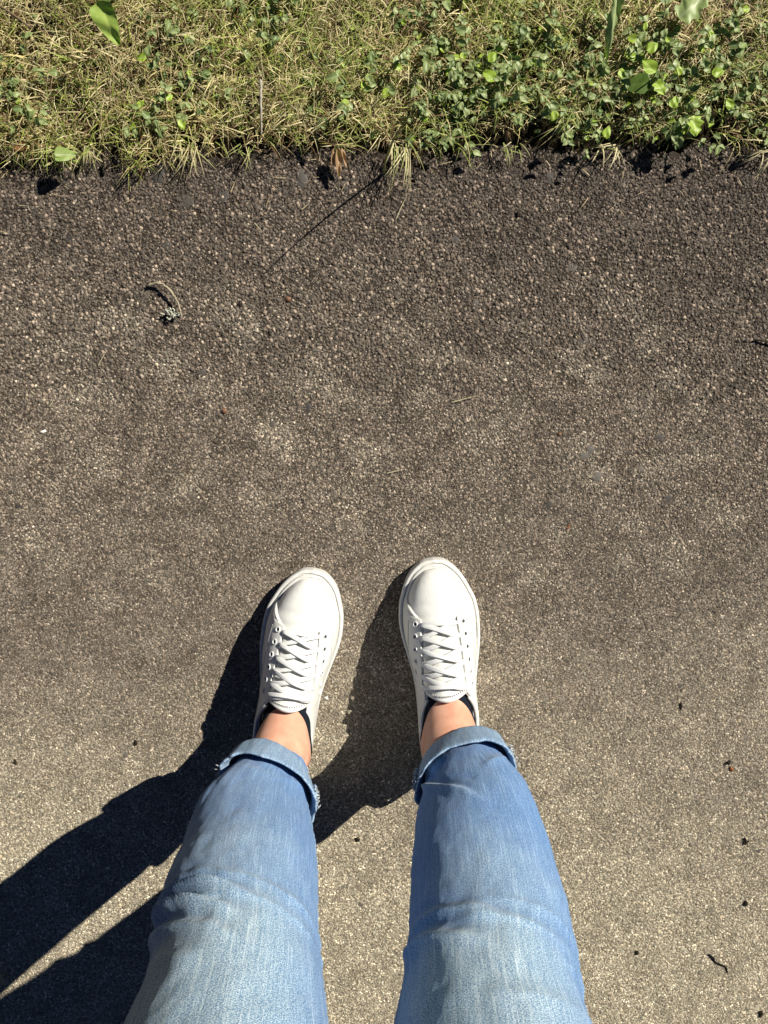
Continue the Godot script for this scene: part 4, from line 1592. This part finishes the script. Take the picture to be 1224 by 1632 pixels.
func make_person() -> void:
	var person := root_of("person", Transform3D(Basis.IDENTITY, Vector3.ZERO))
	tag(person, "standing person seen from above in rolled blue jeans and white lace-up sneakers", "person")
	var cx := -0.018
	var body := Mesher.new()
	var bones := []
	# pelvis, trunk, neck, head bowed towards the feet
	bones.append([Vector3(cx, 0.86, 0.42), Vector3(cx, 0.98, 0.42), 0.095, 0.085])
	bones.append([Vector3(cx - 0.06, 0.85, 0.425), Vector3(cx + 0.06, 0.85, 0.425), 0.095, 0.095])
	bones.append([Vector3(cx - 0.07, 1.22, 0.41), Vector3(cx + 0.07, 1.22, 0.41), 0.085, 0.085])
	bones.append([Vector3(cx, 0.98, 0.42), Vector3(cx, 1.2, 0.41), 0.095, 0.1])
	bones.append([Vector3(cx, 1.25, 0.41), Vector3(cx, 1.38, 0.375), 0.055, 0.045])
	for s: float in [-1.0, 1.0]:
		var hip := Vector3(cx + s * 0.085, 0.82, 0.42)
		var knee := Vector3(-0.112 if s < 0 else 0.08, 0.46, 0.424 if s < 0 else 0.45)
		var ank := Vector3(-0.126 if s < 0 else 0.09, 0.2, 0.412)
		bones.append([hip, knee, 0.066, 0.034])
		bones.append([knee, ank, 0.036, 0.026])
		var sh := Vector3(cx + s * 0.16, 1.285, 0.415)
		var el := Vector3(cx + s * 0.215, 1.11, 0.33)
		var wr := Vector3(cx + s * 0.09, 1.085, 0.10)
		bones.append([sh, el, 0.046, 0.036])
		bones.append([el, wr, 0.036, 0.025])
	var bm := field_mesh(bones, 0.014, 0.035)
	append(body, bm)
	# hands, closed loosely as round a small thing held between them
	for s: float in [-1.0, 1.0]:
		var wr := Vector3(cx + s * 0.09, 1.085, 0.10)
		var pl := Vector3(cx + s * 0.072, 1.075, 0.03)
		var hb := [[wr, wr.lerp(pl, 0.4), 0.025, 0.024], [wr.lerp(pl, 0.4), pl, 0.02, 0.017]]
		for k in 4:
			var kn := pl + Vector3(s * 0.004, 0.027 - 0.017 * k, -0.004 - 0.004 * (1.0 if k == 1 or k == 2 else 0.0))
			hb.append([wr.lerp(pl, 0.55) + Vector3(0, 0.016 - 0.010 * k, 0), kn, 0.012, 0.0095])
			var m1 := kn + Vector3(-s * 0.014, 0, -0.030)
			var m2 := m1 + Vector3(-s * 0.022, 0, -0.006)
			var len: float = [0.9, 1.0, 0.95, 0.75][k]
			hb.append([kn, kn.lerp(m1, len), 0.009, 0.0085])
			hb.append([kn.lerp(m1, len), kn.lerp(m1, len) + (m2 - m1) * len, 0.0085, 0.0075])
		var th := wr.lerp(pl, 0.3) + Vector3(-s * 0.012, 0.014, 0)
		hb.append([th, th + Vector3(-s * 0.024, 0.016, -0.026), 0.013, 0.0105])
		hb.append([th + Vector3(-s * 0.024, 0.016, -0.026), th + Vector3(-s * 0.03, 0.012, -0.05), 0.0105, 0.008])
		append(body, field_mesh(hb, 0.005, 0.006))
	# head
	var hd := Basis(Vector3.RIGHT, -0.55)
	var hc := Vector3(cx, 1.465, 0.335)
	var put_h := func(x: float, y: float, z: float) -> Vector3: return hc + hd * Vector3(x, y, z)
	var fb := [[put_h.call(0, 0.03, 0.02), put_h.call(0, 0.02, 0.045), 0.082, 0.08], [put_h.call(0, -0.05, -0.035), put_h.call(0, 0.0, -0.02), 0.052, 0.07], [put_h.call(0, -0.085, -0.055), put_h.call(0, -0.08, -0.03), 0.026, 0.04],
		[put_h.call(0, 0.005, -0.092), put_h.call(0, -0.028, -0.106), 0.008, 0.012], [put_h.call(-0.016, -0.062, -0.084), put_h.call(0.016, -0.062, -0.084), 0.007, 0.007], [put_h.call(-0.03, 0.022, -0.076), put_h.call(0.03, 0.022, -0.076), 0.012, 0.012], [put_h.call(0, -0.1, 0.03), put_h.call(0, -0.02, 0.03), 0.045, 0.06]]
	for s: float in [-1.0, 1.0]:
		fb.append([put_h.call(s * 0.077, 0.0, 0.012), put_h.call(s * 0.08, -0.03, 0.008), 0.014, 0.009])
	append(body, field_mesh(fb, 0.006, 0.014))
	var sl := shoe_at(true)
	var sr := shoe_at(false)
	var rows_l := [[0.035, 0.075, 0.26, 0.0255, 0.0], [0.055, 0.105, 0.26, 0.026, 0.0], [0.072, 0.128, 0.257, 0.027, 0.0], [0.088, 0.146, 0.254, 0.0302, 0.0], [0.102, 0.1575, 0.252, 0.0325, -0.001], [0.112, 0.166, 0.25, 0.0328, -0.002], [0.128, 0.1735, 0.248, 0.0322, -0.003], [0.15, 0.187, 0.25, 0.029, -0.007], [0.19, 0.199, 0.243, 0.020, -0.009]]
	ankle(body, sl, true, rows_l, 1.0)
	ankle(body, sr, false, rows_l.map(func(q: Array) -> Array: return [q[0], q[1], q[2], q[3], -q[4] * 0.2 + 0.002]), -1.0)
	put("body", body.mesh(M.skin), person)
	for k in 2:
		# low black sock just showing round the ankle
		var m := Mesher.new()
		var so := []
		for q in [[0.035, 0.072, 0.262, 0.027], [0.055, 0.102, 0.262, 0.0275], [0.072, 0.1245, 0.26, 0.0285], [0.088, 0.1405, 0.2575, 0.0310], [0.0935, 0.1465, 0.2565, 0.0318], [0.094, 0.150, 0.254, 0.029]]:
			so.append([q[0], q[1], q[2], q[3], 0.0 if k == 0 else 0.002])
		ankle(m, sl if k == 0 else sr, k == 0, so, 1.0 if k == 0 else -1.0)
		put("sock", m.mesh(M.sock), person)
	make_shoe(person, sl, 1.0, "left white leather sneaker turned slightly inward")
	make_shoe(person, sr, -1.0, "right white leather sneaker pointing nearly straight ahead")
	make_jeans(person)
	# shirt and hair
	var sb := [[Vector3(cx - 0.07, 0.9, 0.42), Vector3(cx + 0.07, 0.9, 0.42), 0.116, 0.116], [Vector3(cx - 0.075, 0.80, 0.42), Vector3(cx + 0.075, 0.80, 0.42), 0.122, 0.122], [Vector3(cx - 0.05, 1.0, 0.42), Vector3(cx + 0.05, 1.0, 0.42), 0.112, 0.112], [Vector3(cx - 0.08, 1.2, 0.41), Vector3(cx + 0.08, 1.2, 0.41), 0.108, 0.108], [Vector3(cx, 0.85, 0.42), Vector3(cx, 1.25, 0.41), 0.115, 0.10]]
	for s: float in [-1.0, 1.0]:
		sb.append([Vector3(cx + s * 0.05, 1.32, 0.41), Vector3(cx + s * 0.165, 1.285, 0.415), 0.04, 0.062])
		sb.append([Vector3(cx + s * 0.165, 1.285, 0.415), Vector3(cx + s * 0.2, 1.18, 0.37), 0.062, 0.054])
		sb.append([Vector3(cx + s * 0.045, 1.175, 0.345), Vector3(cx + s * 0.075, 1.175, 0.345), 0.062, 0.062])
	put("shirt", field_mesh(sb, 0.016, 0.05).mesh(M.shirt), person)
	var hb := [[put_h.call(0, 0.045, 0.03), put_h.call(0, 0.03, 0.055), 0.084, 0.086], [put_h.call(-0.05, 0.0, 0.06), put_h.call(-0.06, -0.16, 0.09), 0.045, 0.03], [put_h.call(0.05, 0.0, 0.06), put_h.call(0.06, -0.16, 0.09), 0.045, 0.03], [put_h.call(0, 0.0, 0.08), put_h.call(0, -0.18, 0.11), 0.06, 0.045]]
	put("hair", field_mesh(hb, 0.012, 0.03).mesh(M.hair), person)


func shoe_at(left: bool) -> Transform3D:
	var o := Vector3(-0.0872, 0, 0.2095) if left else Vector3(0.0606, 0, 0.196)
	var ax := Vector3(-0.164, 0, 0.9865) if left else Vector3(0.078, 0, 0.997)
	ax = ax.normalized()
	return Transform3D(Basis(Vector3.UP.cross(ax), Vector3.UP, ax), o)


# ------------------------------------------------------------------
func _ready() -> void:
	# camera: held at waist height, looking almost straight down
	var cam := Camera3D.new()
	cam.name = "camera"
	var tilt := deg_to_rad(8.0)
	var fwd := Vector3(0, -cos(tilt), sin(tilt))
	var up := Vector3(0, -sin(tilt), -cos(tilt))
	cam.transform = Transform3D(Basis(fwd.cross(up), up, -fwd), Vector3(0, 1.0, 0))
	cam.fov = rad_to_deg(2.0 * atan(816.0 / 1290.0))
	cam.near = 0.05
	cam.far = 900.0
	add_child(cam)
	cam.current = true
	# sky, sun, exposure
	var sky := ProceduralSkyMaterial.new()
	sky.sky_top_color = Color(0.30, 0.42, 0.66)
	sky.sky_horizon_color = Color(0.55, 0.66, 0.80)
	sky.sky_curve = 0.12
	sky.ground_bottom_color = Color(0.12, 0.13, 0.09)
	sky.ground_horizon_color = Color(0.4, 0.45, 0.45)
	sky.sun_angle_max = 4.0
	var env := Environment.new()
	env.background_mode = Environment.BG_SKY
	env.sky = Sky.new()
	env.sky.sky_material = sky
	env.background_energy_multiplier = 0.14
	env.tonemap_mode = Environment.TONE_MAPPER_LINEAR
	env.tonemap_exposure = 1.5
	env.sdfgi_enabled = true
	env.ssao_enabled = true
	env.ssil_enabled = true
	var we := WorldEnvironment.new()
	we.name = "world"
	we.environment = env
	add_child(we)
	var sun := DirectionalLight3D.new()
	sun.name = "sun"
	sun.light_color = Color(1.0, 0.975, 0.925)
	sun.light_energy = 1.55
	sun.light_angular_distance = 0.5
	sun.shadow_enabled = true
	sun.transform = Transform3D(Basis.looking_at(-SUN_TO.normalized(), Vector3.UP), Vector3(0, 5, 0))
	add_child(sun)

	rng.seed = 4711
	noise_big.seed = 5
	noise_big.frequency = 2.2
	noise_big.fractal_octaves = 2
	noise_mid.seed = 6
	noise_mid.frequency = 9.0
	noise_mid.fractal_octaves = 3
	noise_fine.seed = 7
	noise_fine.frequency = 60.0
	noise_fine.fractal_octaves = 3
	make_materials()
	make_path()
	make_lawn()
	make_person()
	make_litter()
